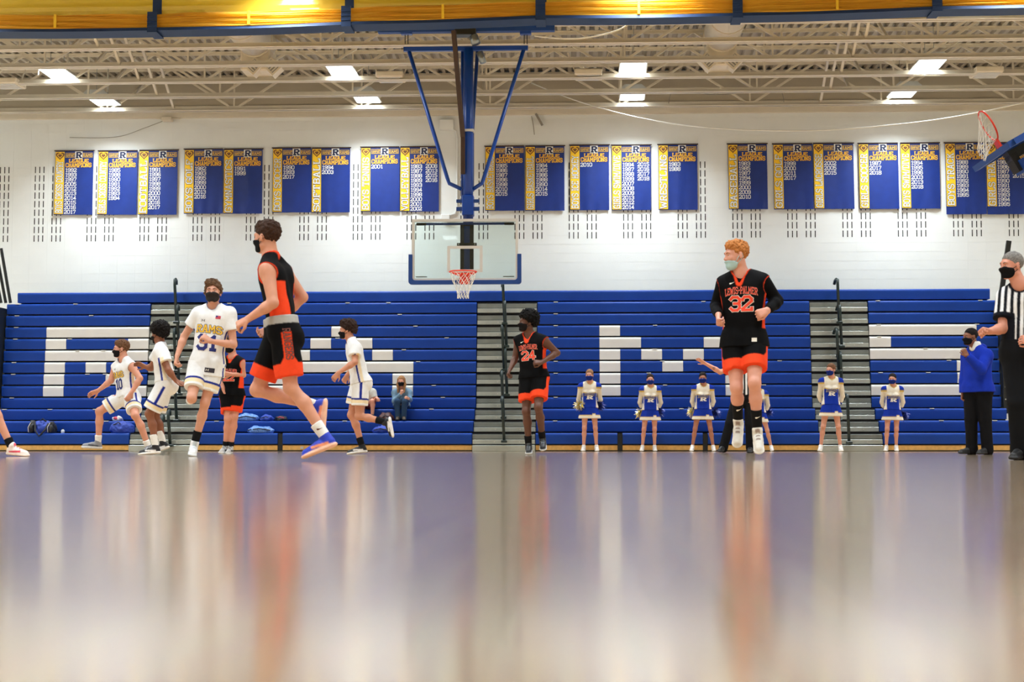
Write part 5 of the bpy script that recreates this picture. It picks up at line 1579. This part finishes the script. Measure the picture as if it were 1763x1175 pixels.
# ---- afro-haired home player, seen from behind and the side
p = Person('afro-haired player in white kit bending, facing away to the left', 20.0,
    dict(head=(274, 577, .02), neck=(276, 594, 0), sL=(276, 606, -.17), sR=(277, 604, .17), eL=(290, 638, -.24), wL=(303, 656, -.2), fL=(317, 663, -.18),
         eR=(260, 634, .22), wR=(251, 632, .2), fR=(239, 627, .2), hL=(286, 660, -.09), hR=(284, 660, .09), kL=(257, 713, -.1), aL=(268, 771, -.1), tL=(238, 785, -.14),
         kR=(267, 716, .1), aR=(281, 764, .12), tR=(266, 782, .08)), 1.86, head_yaw=-125, skin=(152, 102, 76), h=.0085, hands=(.15, .2), palms=((0, -.5, .7), (0, -.6, -.5)))
p.jersey(home_jersey(p), sleeve=.6, hem=-.02, seed=12, e=.026, sleeve_e=.03, vneck=.02)
p.shorts(home_shorts(p), frac=.86, hemr=.14, top=.04, e=.034)
p.hair('afro', (20, 15, 14)); p.mask(); p.socks((238, 238, 234), .17); p.shoes((26, 26, 30), (238, 238, 236), (235, 235, 235), (240, 240, 240))

# ---- away player half hidden behind number 31
p = Person('player in black and orange kit half hidden behind number 31', 23.5,
    dict(head=(398, 596, 0), neck=(401, 613, 0), sR=(387, 624, .05), sL=(415, 623, -.05), eR=(380, 648, .05), wR=(384, 668, -.1), fR=(386, 680, -.1), eL=(419, 646, 0), wL=(398, 645, -.2), fL=(384, 644, -.22),
         hR=(391, 680, 0), hL=(409, 680, 0), kR=(392, 722, -.08), aR=(388, 771, 0), tR=(380, 782, -.2), kL=(404, 718, -.05), aL=(397, 772, 0), tL=(392, 783, -.2)), 1.82, head_yaw=-30, skin=(224, 166, 142), h=.0092, palms=((.5, .5, 0), None))
jer = p.jersey(away_jersey(p), hem=.02, vneck=.09, seed=14); away_print(p, jer, '22', zn=.21, zt=.33, hn=.09, wn=.16, wt=.25)
p.shorts(away_shorts(p, .08), frac=.78, hemr=.12, top=.03, e=.026); p.hair('short', (54, 38, 30)); p.mask(); p.socks((24, 24, 26), .1); p.shoes((190, 190, 188), (220, 220, 218), (40, 40, 44), (40, 40, 42))

# ---- curly-haired home player running left
p = Person('curly-haired player in white kit running left in black shoes', 21.3,
    dict(head=(598, 570, 0), neck=(604, 585, 0), sL=(611, 598, -.16), sR=(606, 596, .16), eL=(611, 624, -.25), wL=(583, 642, -.3), fL=(568, 660, -.3),
         eR=(611, 628, .22), wR=(598, 646, .2), fR=(592, 657, .2), hL=(621, 657, -.09), hR=(619, 657, .09), kR=(605, 715, .08), aR=(624, 770, .08), tR=(597, 784, .04),
         kL=(618, 717, -.1), aL=(664, 727, -.12), tL=(680, 760, -.12)), 1.84, head_yaw=-92, skin=(214, 158, 130), h=.0085, hands=(.3, .5), palms=((-.2, .7, -.3), None))
p.jersey(home_jersey(p), sleeve=.6, hem=.03, seed=17, e=.024, sleeve_e=.028, vneck=.03)
p.shorts(home_shorts(p), frac=.70, hemr=.135, top=.02, e=.03)
p.hair('curly', (52, 36, 30)); p.mask(); p.socks((22, 22, 24), .14); p.shoes((24, 25, 28), (236, 236, 234), None, (230, 230, 230))

# ---- number 24
p = Person('player number 24 in sleeveless black and orange kit below the basket', 20.5,
    dict(head=(908, 557, 0), neck=(912, 576, .02), sR=(893, 586, .08), sL=(936, 586, -.08), eR=(887, 617, .10), wR=(879, 635, -.05), fR=(873, 648, -.1),
         eL=(959, 608, 0), wL=(933, 624, -.2), fL=(917, 624, -.24), hR=(909, 650, .03), hL=(930, 650, -.03), kR=(906, 709, -.08), aR=(910, 767, .05), tR=(911, 785, -.2),
         kL=(927, 702, -.2), aL=(934, 757, .05), tL=(936, 780, -.18)), 1.9, head_yaw=-70, head_pitch=6, skin=(104, 70, 54), h=.0085, hands=(.8, .55), palms=((-.5, .3, -.3), (.6, .2, 0)))
jer = p.jersey(away_jersey(p), hem=.01, vneck=.09, seed=19, e=.02); away_print(p, jer, '24', zn=.232, zt=.372, hn=.105, wn=.18, wt=.26)
p.shorts(away_shorts(p, .09), frac=.72, hemr=.13, top=.03, e=.028); p.hair('afro', (12, 10, 10)); p.mask((26, 24, 26)); p.socks((22, 22, 24), .13); p.shoes((28, 30, 34), (206, 210, 212), (90, 96, 100), None)

# ---- home player cut off by the left edge
p = Person('player in white kit stepping in at the left edge, white shoe with red sole trim', 17.0,
    dict(head=(-62, 515, 0), neck=(-60, 540, 0), sL=(-70, 555, .16), sR=(-52, 555, -.16), eR=(-14, 620, -.3), wR=(-6, 668, -.22), fR=(-6, 692, -.2), eL=(-90, 600, .2), wL=(-70, 640, .1), fL=(-60, 660, .1),
         hL=(-58, 640, .09), hR=(-54, 640, -.09), kR=(-12, 692, -.1), aR=(20, 771, -.1), tR=(48, 787, -.14), kL=(-75, 705, .1), aL=(-95, 762, .1), tL=(-66, 786, .06)), 1.85, head_yaw=85, skin=(228, 174, 150), h=.0088)
p.jersey(home_jersey(p), hem=.04, seed=21); p.shorts(home_shorts(p), frac=.92, hemr=.13, top=.02, e=.03); p.hair('short', (70, 50, 40)); p.mask(); p.socks((24, 24, 26), .11); p.shoes((240, 226, 220), (236, 222, 214), (220, 60, 90), (226, 70, 96))

# ---- referee at the right edge
def stripes(p, w=.027):
    def f(V):
        x, y, z = p.tl(V); c = np.where((np.floor((x + .2 * p.w * 0 + 10) / w) % 2)[:, None] == 0, WHITE[None, :], lin(20, 22, 30)[None, :])
        c = c.copy(); c[dist(p.neckcut, V) < .018] = lin(20, 22, 30)
        for q in 'LR':
            a_, b_ = p.J['s' + q], p.J['e' + q]; d = unit(b_ - a_); t = (V - a_) @ d; r = np.linalg.norm(V - a_ - t[:, None] * d, axis=1)
            c[(t > np.linalg.norm(b_ - a_) * p.cuff) & (r < .11)] = lin(20, 22, 30)
        return c
    return f
p = Person('grey-haired referee in striped shirt and black trousers at the right edge', 13.5,
    dict(head=(1742, 459, 0), neck=(1756, 489, .0), sR=(1733, 511, .07), sL=(1795, 508, -.05), eR=(1726, 566, -.02), wR=(1703, 571, -.16), fR=(1684, 568, -.22),
         eL=(1812, 560, .02), wL=(1778, 588, -.2), fL=(1760, 584, -.24), hR=(1746, 606, .02), hL=(1780, 606, -.02), kR=(1752, 694, -.06), aR=(1756, 774, .0), tR=(1741, 793, -.22),
         kL=(1790, 694, 0), aL=(1800, 774, .05), tL=(1796, 794, -.2)), 1.80, head_yaw=-68, skin=(224, 164, 142), h=.0072, build=1.08, hands=(.6, .95), palms=((-.6, .2, 0), (.3, -.3, -.7)))
p.cuff = .60
p.pants(lin(20, 21, 24), top=.10)
jer = p.jersey(stripes(p), sleeve=.72, hem=-.085, e=.020, sleeve_e=.024, vneck=.045, seed=23)
p.remember(); cc = [[(.033 * math.cos(t), .033 * math.sin(t)) for t in np.linspace(0, 2*math.pi, 13)[:-1]]]
p.patch_on(jer, cc, front_of(p, .40, -.085), -p.rc, p.up, p.fc, 'num_navy', .004, 'round_patch'); p.patch_on(jer, [[(a * .7, b_ * .7) for a, b_ in cc[0]]], front_of(p, .40, -.085), -p.rc, p.up, p.fc, 'flag_red', .006, 'round_patch')
p.hair('crop', (128, 124, 120)); p.eyebrows((120, 110, 104)); p.mask((20, 20, 22)); p.shoes((18, 18, 20), (20, 20, 22))

# ---- second referee, behind number 32
p = Person('referee behind number 32 holding a tattooed arm straight out', 25.5,
    dict(head=(1280, 607, 0), neck=(1280, 624, 0), sR=(1263, 634, 0), sL=(1299, 634, 0), eR=(1240, 641, -.1), wR=(1214, 626, -.15), fR=(1196, 615, -.16), eL=(1303, 660, 0), wL=(1296, 682, -.1), fL=(1294, 694, -.1),
         hR=(1271, 686, 0), hL=(1291, 686, 0), kR=(1257, 729, -.05), aR=(1246, 769, 0), tR=(1238, 779, -.18), kL=(1291, 730, -.05), aL=(1292, 770, 0), tL=(1290, 781, -.2)), 1.78, head_yaw=20, skin=(226, 168, 144), h=.0095, hands=(.3, .0), palms=(None, (0, -.5, -.7)))
p.cuff = .62
p.pants(lin(20, 21, 24), top=.08); p.jersey(stripes(p, .03), sleeve=.7, hem=-.05, e=.02, sleeve_e=.022, seed=25); p.hair('crop', (50, 38, 30)); p.mask(); p.shoes((18, 18, 20), (20, 20, 22))
w_, e_ = p.J['wR'], p.J['eR']; ax = unit(e_ - w_); mid = w_ + (e_ - w_) * .58
b = MB(); nn = np.array((0, -1., 0)); uu = unit(np.cross(nn, ax))
for r0, r1 in ((.026, .021), (.015, .010)):
    for k in range(16):
        t0, t1 = 2 * math.pi * k / 16, 2 * math.pi * (k + 1) / 16
        q = [mid + ax * r * math.cos(t) + uu * r * math.sin(t) * .9 + nn * (.040 * math.sqrt(max(0, 1 - (r * math.sin(t) / .042) ** 2)) + .002) for r, t in ((r0, t0), (r0, t1), (r1, t1), (r1, t0))]
        b.add(q, [(0, 1, 2, 3)])
b.build('tattoo', mat('tattoo_ink', srgb(96, 70, 66), .6), p.o)

# ---- coach in the blue hooded sweater
p = Person('coach in royal blue sweater and black trousers touching his mask', 21.0,
    dict(head=(1671, 581, 0), neck=(1680, 599, .02), sR=(1666, 612, .14), sL=(1698, 611, -.12), eR=(1661, 648, .16), wR=(1658, 677, .1), fR=(1657, 693, .08),
         eL=(1690, 637, -.28), wL=(1665, 613, -.34), fL=(1657, 600, -.32), hR=(1673, 669, .06), hL=(1694, 669, -.06), kR=(1672, 722, .04), aR=(1673, 772, .08), tR=(1654, 782, .0),
         kL=(1696, 722, -.05), aL=(1700, 772, -.03), tL=(1684, 783, -.16)), 1.74, head_yaw=-70, skin=(142, 96, 72), h=.0085, build=1.1, hands=(.6, .4), palms=((0, .6, .2), None))
p.pants(lin(20, 20, 23), top=.06)
def hood(V):
    c = np.tile(lin(26, 52, 170), (len(V), 1)); return c
jer = p.jersey(hood, sleeve=1.97, hem=.055, e=.03, sleeve_e=.024, vneck=.05, neckr=.078, name='sweater', seed=27)
p.remember(); p.print_on(jer, 'RHS', front_of(p, .30, -.09), -p.rc, p.up, p.fc, .03, .07, 'num_white', 1.1, .004, 'chest_print')
nb = p.J['neck']; v = Vol(nb - .16, nb + .16, .008)
v.add(Cone(nb + p.up * .0 + p.fc * .0, nb + p.up * .05 + p.fc * .012, .085 * p.w, .072 * p.w), .01); v.sub(Cone(nb - p.up * .06, nb + p.up * .2 + p.fc * .02, .06 * p.w), .005); v.sub(Cone(nb + p.fc * .1 + p.up * .05, nb + p.fc * .09 - p.up * .06, .03, .01), .005)
p.part('shirt_collar', v, lin(236, 236, 232))
v = Vol(nb - .2, nb + .2, .009); v.add(Ell(nb - p.fc * .07 - p.up * .0, np.stack([p.rc, p.fc, p.up], 1), (.12, .06, .06)), .02); p.part('hood', v, lin(24, 48, 162))
p.hair('crop', (24, 20, 20)); p.mask((22, 22, 26)); p.shoes((24, 24, 26), (26, 26, 28))

# ---- cheerleaders
BLUE, CREAM, TRIM = lin(24, 52, 160), lin(232, 224, 208), lin(206, 176, 96)
def cheerleader(label, cx, top, Y, feet, yaw=0, hair=(70, 50, 40), skin=(226, 172, 150), sway=0, stature=None, poms=('gold', 'blue'), pitch=0):
    sc = FPX / Y; z0 = CAM.z
    yf = 767 + sc * (z0 - .085)                                # ankle height
    H = (767 - top) / sc + z0; st = H
    def yy(z): return 767 - (z - z0) * sc
    sw = .168 * st / 1.62 * sc; hw = .085 * sc
    k_ = st
    J = dict(head=(cx, yy(k_ - .125 * k_ / 1.62), -.0), neck=(cx + 1, yy(.845 * k_), .02), sR=(cx - sw, yy(.80 * k_), .0), sL=(cx + sw, yy(.80 * k_), .0),
             eR=(cx - sw - 4, yy(.63 * k_), .12), eL=(cx + sw + 4, yy(.63 * k_), .12), wR=(cx - sw * .75, yy(.50 * k_), .22), wL=(cx + sw * .75, yy(.50 * k_), .22),
             fR=(cx - sw * .6, yy(.45 * k_), .24), fL=(cx + sw * .6, yy(.45 * k_), .24),
             hR=(cx - hw, yy(.52 * k_), .0), hL=(cx + hw, yy(.52 * k_), .0),
             kR=((cx - hw) * .45 + feet[0] * .55, yy(.285 * k_), -.03), kL=((cx + hw) * .45 + feet[1] * .55, yy(.285 * k_), -.03),
             aR=(feet[0], yf, .02), aL=(feet[1], yf, .02), tR=(feet[0] - 2, yf + sc * .08, -.2), tL=(feet[1] + 2, yf + sc * .08, -.2))
    p = Person(label, Y, J, st * 1.05, head_yaw=yaw, head_pitch=pitch, skin=skin, h=.0098, build=.97, female=True, hands=(.7, .7))
    tag(p.o, group='cheerleaders along the bleachers')
    def top_col(V):
        x, y, z = p.tl(V); hg = np.linalg.norm(p.cc - p.pc); c = np.tile(BLUE, (len(V), 1))
        vz = z - hg * .66 - np.abs(x) * .25
        c[vz > 0] = CREAM; c[(vz > -.022) & (vz <= 0)] = TRIM
        sl = np.abs(x) > .145 * p.w; c[sl] = CREAM
        c[sl & (z > hg * .93)] = BLUE; c[sl & (np.abs(z - hg * .9) < .016)] = TRIM
        for q in 'LR':
            e_ = p.J['e' + q]; d_ = np.linalg.norm(V - p.J['w' + q], axis=1); c[d_ < .14] = BLUE
        c[(dist(p.neckcut, V) < .02) | (dist(p.vcut, V) < .02)] = TRIM
        return c
    jer = p.jersey(top_col, sleeve=1.95, hem=-.02, e=.012, sleeve_e=.014, neckr=.066, vneck=.05, name='cheer_top', flare=0, seed=int(cx))
    p.remember(); a = (-p.rc, p.up, p.fc)
    zc = np.linalg.norm(p.cc - p.pc)
    p.print_on(jer, 'RAMPART', front_of(p, zc * .58), *a, .045, .20, 'num_white', 1.8, .003, 'team_print', 1.2); p.print_on(jer, 'RAMPART', front_of(p, zc * .58), *a, .045, .20, 'num_navy', 1.0, .006, 'team_print', 1.2)
    p.print_on(jer, 'R', front_of(p, zc * .42), *a, .06, .09, 'num_white', 1.6, .003, 'monogram')
    # flared skirt with cream hem
    dn = p.pc - p.up * .19 * st / 1.62; pr = []
    for g_ in (-1, 1): pr.append((Cone(p.pc + p.up * .10 + p.rp * g_ * .045, dn + p.rp * g_ * .085, .10 * p.w, .155 * p.w), .05))
    lo, hi = p.box(pr); v = Vol(lo, hi, .0095)
    for q, k in pr: v.add(q, k)
    v.folds(.006, 42, 3, 3); v.clip(dn, p.up); v.clip(p.pc + p.up * .09, -p.up)
    v.sub(Cone(dn + p.fp * .17 - p.up * .01 - p.rp * .085, dn + p.fp * .17 + p.up * .055 - p.rp * .085, .028, .004), .005)
    def sk(V):
        z = (V - dn) @ p.up; c = np.tile(BLUE, (len(V), 1)); z = z - .03 * (np.abs((V - dn) @ p.rp + .085) < .03)
        c[z < .055] = CREAM; c[(z > .055) & (z < .068)] = TRIM; return c
    p.part('skirt', v, sk)
    p.hair('pony', hair); p.mask((26, 44, 120)); p.socks((238, 236, 232), .03); p.shoes((238, 236, 232), (240, 240, 238))
    b = MB(); uvs(b, Vector(p.hp(.02, -.115, .075)), .035, None); b.build('hair_bow', mat('bow_cream', srgb(230, 214, 170), .6), p.o, smooth=True)
    return p
def pom(c, kind, label, seed):
    rnd = random.Random(seed); O = empty('pom_pom', c, label, 'pom-pom', 'cheer pom-poms')
    cols = {'gold': ['pom_gold', 'pom_silver'], 'blue': ['pom_blue', 'pom_blue2']}[kind]
    b = MB(); uvs(b, Vector(c), .03); b.build('grip', M['black'], O)
    for ci, cn in enumerate(cols):
        b = MB()
        for _ in range(130):
            d = Vector((rnd.gauss(0, 1), rnd.gauss(0, 1), rnd.gauss(0, 1))).normalized(); s_ = d.orthogonal().normalized() * .006
            L_ = rnd.uniform(.07, .125); bend = Vector((rnd.uniform(-.03, .03), rnd.uniform(-.03, .03), rnd.uniform(-.05, .0)))
            a_, m_, e_ = Vector(c) + d * .02, Vector(c) + d * L_ * .6, Vector(c) + d * L_ + bend
            b.add([a_ - s_, a_ + s_, m_ + s_, m_ - s_, e_ + s_ * .6, e_ - s_ * .6], [(0, 1, 2, 3), (3, 2, 4, 5)])
        o = b.build('streamers', M[cn], O); o['kind'] = 'stuff'
M['pom_gold'] = mat('pom_gold', srgb(236, 204, 70), .3, .3); M['pom_silver'] = mat('pom_silver', srgb(225, 225, 220), .25, .5); M['pom_blue'] = mat('pom_blue', srgb(26, 44, 140), .3, .2); M['pom_blue2'] = mat('pom_blue_dark', srgb(14, 24, 90), .3, .3)
LN = 'cheerleader in blue and cream uniform '
cheerleader(LN + 'just left of the M, dark blonde hair pulled back', 1015, 636, 31.0, (1005, 1027), yaw=-8, hair=(150, 112, 80), sway=0)
cheerleader(LN + 'under the middle of the M, dark hair, narrow stance', 1119.5, 644, 31.1, (1106, 1127), yaw=0, hair=(48, 36, 32))
cheerleader(LN + 'standing wide-legged under the referee\'s outstretched arm', 1210, 641, 31.0, (1192, 1228), yaw=-6, hair=(30, 24, 24), skin=(190, 136, 112))
cheerleader(LN + 'mostly hidden behind number 32', 1305, 652, 31.0, (1290, 1328), yaw=-10, hair=(120, 88, 62))
cheerleader(LN + 'in the aisle, tallest of them, face turned left', 1430.5, 626, 30.0, (1413, 1447), yaw=-38, hair=(116, 80, 56))
cheerleader(LN + 'under the S, smallest of them, dark ponytail', 1536.5, 643, 31.0, (1526, 1543), yaw=-20, hair=(34, 28, 28))
pom(at(998, 697, 30.95), 'gold', 'gold and silver pom-pom beside the cheerleader at the M\'s left', 1); pom(at(1032.5, 697, 31.1), 'blue', 'navy pom-pom beside the cheerleader at the M\'s left', 2)
pom(at(1103, 711, 31.25), 'gold', 'gold pom-pom behind the cheerleader under the M\'s middle', 3); pom(at(1135, 708, 31.3), 'blue', 'navy pom-pom behind the cheerleader under the M\'s middle', 4)
pom(at(1192, 708, 31.25), 'gold', 'gold pom-pom behind the wide-legged cheerleader', 5); pom(at(1231, 709, 31.25), 'blue', 'navy pom-pom behind the wide-legged cheerleader', 6)
pom(at(1322, 707, 31.25), 'blue', 'navy pom-pom behind the cheerleader hidden by number 32', 7); pom(at(1555, 714, 31.2), 'blue', 'navy pom-pom beside the smallest cheerleader', 8)

# ---- spectators on the bleachers
p = Person('girl with long light brown hair in denim jacket sitting on the bleachers', 32.75,
    dict(head=(691, 657, -.12), neck=(691, 669, -.03), sR=(680, 676, -.02), sL=(704, 676, -.02), eR=(679, 692, -.12), wR=(690, 679, -.22), fR=(693, 667, -.24), eL=(706, 689, -.12), wL=(704, 687, -.3), fL=(700, 685, -.36),
         hR=(685, 699, .06), hL=(698, 699, .06), kR=(684, 692, -.32), kL=(697, 692, -.32), aR=(685, 718, -.3), aL=(695, 718, -.3), tR=(684, 724, -.46), tL=(696, 724, -.46)), 1.62, head_yaw=-5, head_pitch=-6, skin=(230, 178, 156), h=.0105, female=True, build=.98)
p.pants(lin(44, 66, 92), e=.012, name='jeans', top=.04)
p.jersey(lambda V: lin(112, 140, 162)[None, :] * (1 + .18 * vnoise(V, 40)[:, None]), sleeve=1.95, hem=.0, e=.026, sleeve_e=.022, name='denim_jacket')
p.socks((78, 66, 52), .22); p.shoes((74, 62, 50), (40, 34, 30), high=True, label='brown ankle boot'); p.hair('long', (158, 116, 78)); p.mask((22, 22, 24))
p = Person('spectator mostly hidden behind the curly-haired player, bare knee showing', 32.75,
    dict(head=(630, 656, -.1), neck=(630, 668, 0), sR=(618, 675, 0), sL=(642, 675, 0), eR=(616, 692, 0), wR=(622, 694, -.2), fR=(626, 694, -.3), eL=(646, 690, -.05), wL=(648, 685, -.3), fL=(651, 687, -.36),
         hR=(624, 699, .06), hL=(636, 699, .06), kR=(624, 690, -.3), kL=(641, 691, -.3), aR=(625, 718, -.3), aL=(641, 718, -.3), tR=(624, 724, -.46), tL=(642, 724, -.46)), 1.7, head_yaw=10, skin=(224, 168, 146), h=.0105)
p.jersey(lin(196, 196, 190), sleeve=.7, hem=.0, e=.02, name='shirt'); p.shorts(lin(96, 38, 44), frac=.75, top=.03); p.hair('short', (70, 50, 38)); p.mask(); p.shoes((60, 60, 64), (230, 230, 228))
# ================================================================== bags and bottles on the bleachers
M['bag_blue'] = mat('bag_blue', srgb(28, 60, 160), .6, var=.15, bump=.5, bscale=30); M['bag_black'] = mat('bag_black', srgb(20, 22, 28), .6, bump=.4, bscale=40)
M['bag_maroon'] = mat('bag_maroon', srgb(70, 34, 32), .6, bump=.4, bscale=40); M['bottle'] = mat('bottle_clear', srgb(220, 228, 232), .2, alpha=.8); M['bag_pale'] = mat('bag_pale_blue', srgb(96, 140, 210), .4, var=.3, scale=30, bump=.5, bscale=40)
def blob(name, c, rad, m, parent=None, seed=0, amp=.02, f=22, h=.012, flat=True):
    c = npv(c); v = Vol(c - np.array(rad) - .04, c + np.array(rad) + .04, h); v.add(Ell(c, np.eye(3), rad), .01); v.noise(amp, f, seed)
    if flat: v.clip(c - np.array((0, 0, rad[2] * .55)), (0, 0, 1))
    V, Q = v.surf(); V = relax(V, Q, 1)
    off = wloc(parent) if parent is not None else Vector((c[0], c[1], V[:, 2].min()))
    o = link(name, nmesh(name, V, Q, off), m, parent)
    if parent is None: o.location = off
    return o
def lump(px0, px1, py, k, label, m, cat='bag', name='sports_bag', hz=.10, dep=.16, strap=None, seed=0, w=None):
    """soft bag resting on bleacher row k"""
    Yc = ROWY[k] + .2; x0, x1 = atx(px0, Yc, py), atx(px1, Yc, py); z = ROWZ[k]
    O = empty(name, ((x0 + x1) / 2, Yc, z), label, cat, 'bags left on the bleachers')
    blob('body', ((x0 + x1) / 2, Yc, z + hz * .55 + .002), ((x1 - x0) / 2, dep, hz), M[m], O, seed)
    return O, x0, x1, Yc, z
O, x0, x1, Yc, z = lump(53, 96, 740, 0, 'blue and black duffel bag with drooping strap on the lowest row, left', 'bag_blue', hz=.17, dep=.15, seed=1)
for s in (0, 1):
    xe = x0 + .06 if s == 0 else x1 - .06
    blob('end_pocket', (xe, Yc - .02, z + .095), (.075, .15, .16), M['bag_black'], O, 4 + s)
    MB().tube([(xe - .05, Yc - .16, z + .02), (xe - .055, Yc - .18, z + .12), (xe - .01, Yc - .15, z + .22)], .006, 5).build('piping', M['boardwhite'], O)
MB().tube([(x0 + .12, Yc - .1, z + .22), (x0 + .16, Yc - .19, z + .05), (x0 + .25, Yc - .22, z - .06), (x0 + .36, Yc - .19, z + .06), (x0 + .4, Yc - .1, z + .2)], .018, 6).build('strap', M['bag_black'], O)
MB().tube([(x0 + .2, Yc - .05, z + .24), (x0 + .27, Yc - .07, z + .30), (x0 + .34, Yc - .05, z + .24)], .014, 6).build('carry_handle', M['bag_black'], O)
O, x0, x1, Yc, z = lump(189, 232, 738, 0, 'crumpled blue bag under the crouching number 10', 'bag_blue', hz=.16, seed=2)
MB().tube([(x0 + .1, Yc - .1, z + .17), (x0 + .22, Yc - .14, z + .22), (x0 + .3, Yc - .1, z + .16)], .012, 6).build('strap', M['bag_black'], O)
O, x0, x1, Yc, z = lump(194, 212, 722, 1, 'small red and white pouch behind number 10\'s knee', 'boardwhite', hz=.06, dep=.08, seed=3)
blob('flap', ((x0 + x1) / 2 - .03, Yc - .05, z + .05), (.05, .05, .035), M['flag_red'], O, 6)
for (a, b_, k, lab, mt, hz, sd) in ((406, 446, 1, 'blue bag behind the legs of the half-hidden black-kit player', 'bag_pale', .10, 7), (425, 471, 0, 'pale blue crumpled bag on the lowest row near the near player\'s knee', 'bag_pale', .09, 8), (448, 472, 1, 'dark blue bag, middle of the three on the second row', 'bag_blue', .08, 9), (474, 494, 1, 'dark bag with red patch on the second row', 'bag_black', .07, 10),
                               (652, 678, 1, 'dark maroon bag beside the seated girl\'s boots', 'bag_maroon', .11, 11), (642, 672, 0, 'small blue bag behind the curly-haired player\'s raised shoe', 'bag_blue', .09, 12)):
    O, x0, x1, Yc, z = lump(a, b_, 740, k, lab, mt, hz=hz, seed=sd)
    MB().tube([(x0 + .04, Yc - .12, z + .06), ((x0 + x1) / 2, Yc - .17, z + .04 + hz * .6), (x1 - .04, Yc - .12, z + .06)], .010, 6).build('strap', M['bag_black' if mt != 'bag_black' else 'flag_red'], O)
c = at(108, 746, 32.0); Bt = empty('water_bottle', (c.x, 32.0, ROWZ[0]), 'small clear bottle with dark cap beside the duffel bag', 'bottle')
b = MB(); zz = ROWZ[0]
prof = [(.001, 0), (.034, 0), (.036, .02), (.036, .06), (.02, .075), (.016, .08)]
b.add([Vector((c.x + r * math.cos(t), 32.0 + r * math.sin(t), zz + q)) for r, q in prof for t in np.linspace(0, 2*math.pi, 13)[:-1]], [(i*12+k, i*12+(k+1)%12, (i+1)*12+(k+1)%12, (i+1)*12+k) for i in range(len(prof)-1) for k in range(12)])
b.build('body', M['bottle'], Bt, smooth=True); MB().tube([(c.x, 32.0, zz + .08), (c.x, 32.0, zz + .10)], .018, 10).build('cap', M['black'], Bt)
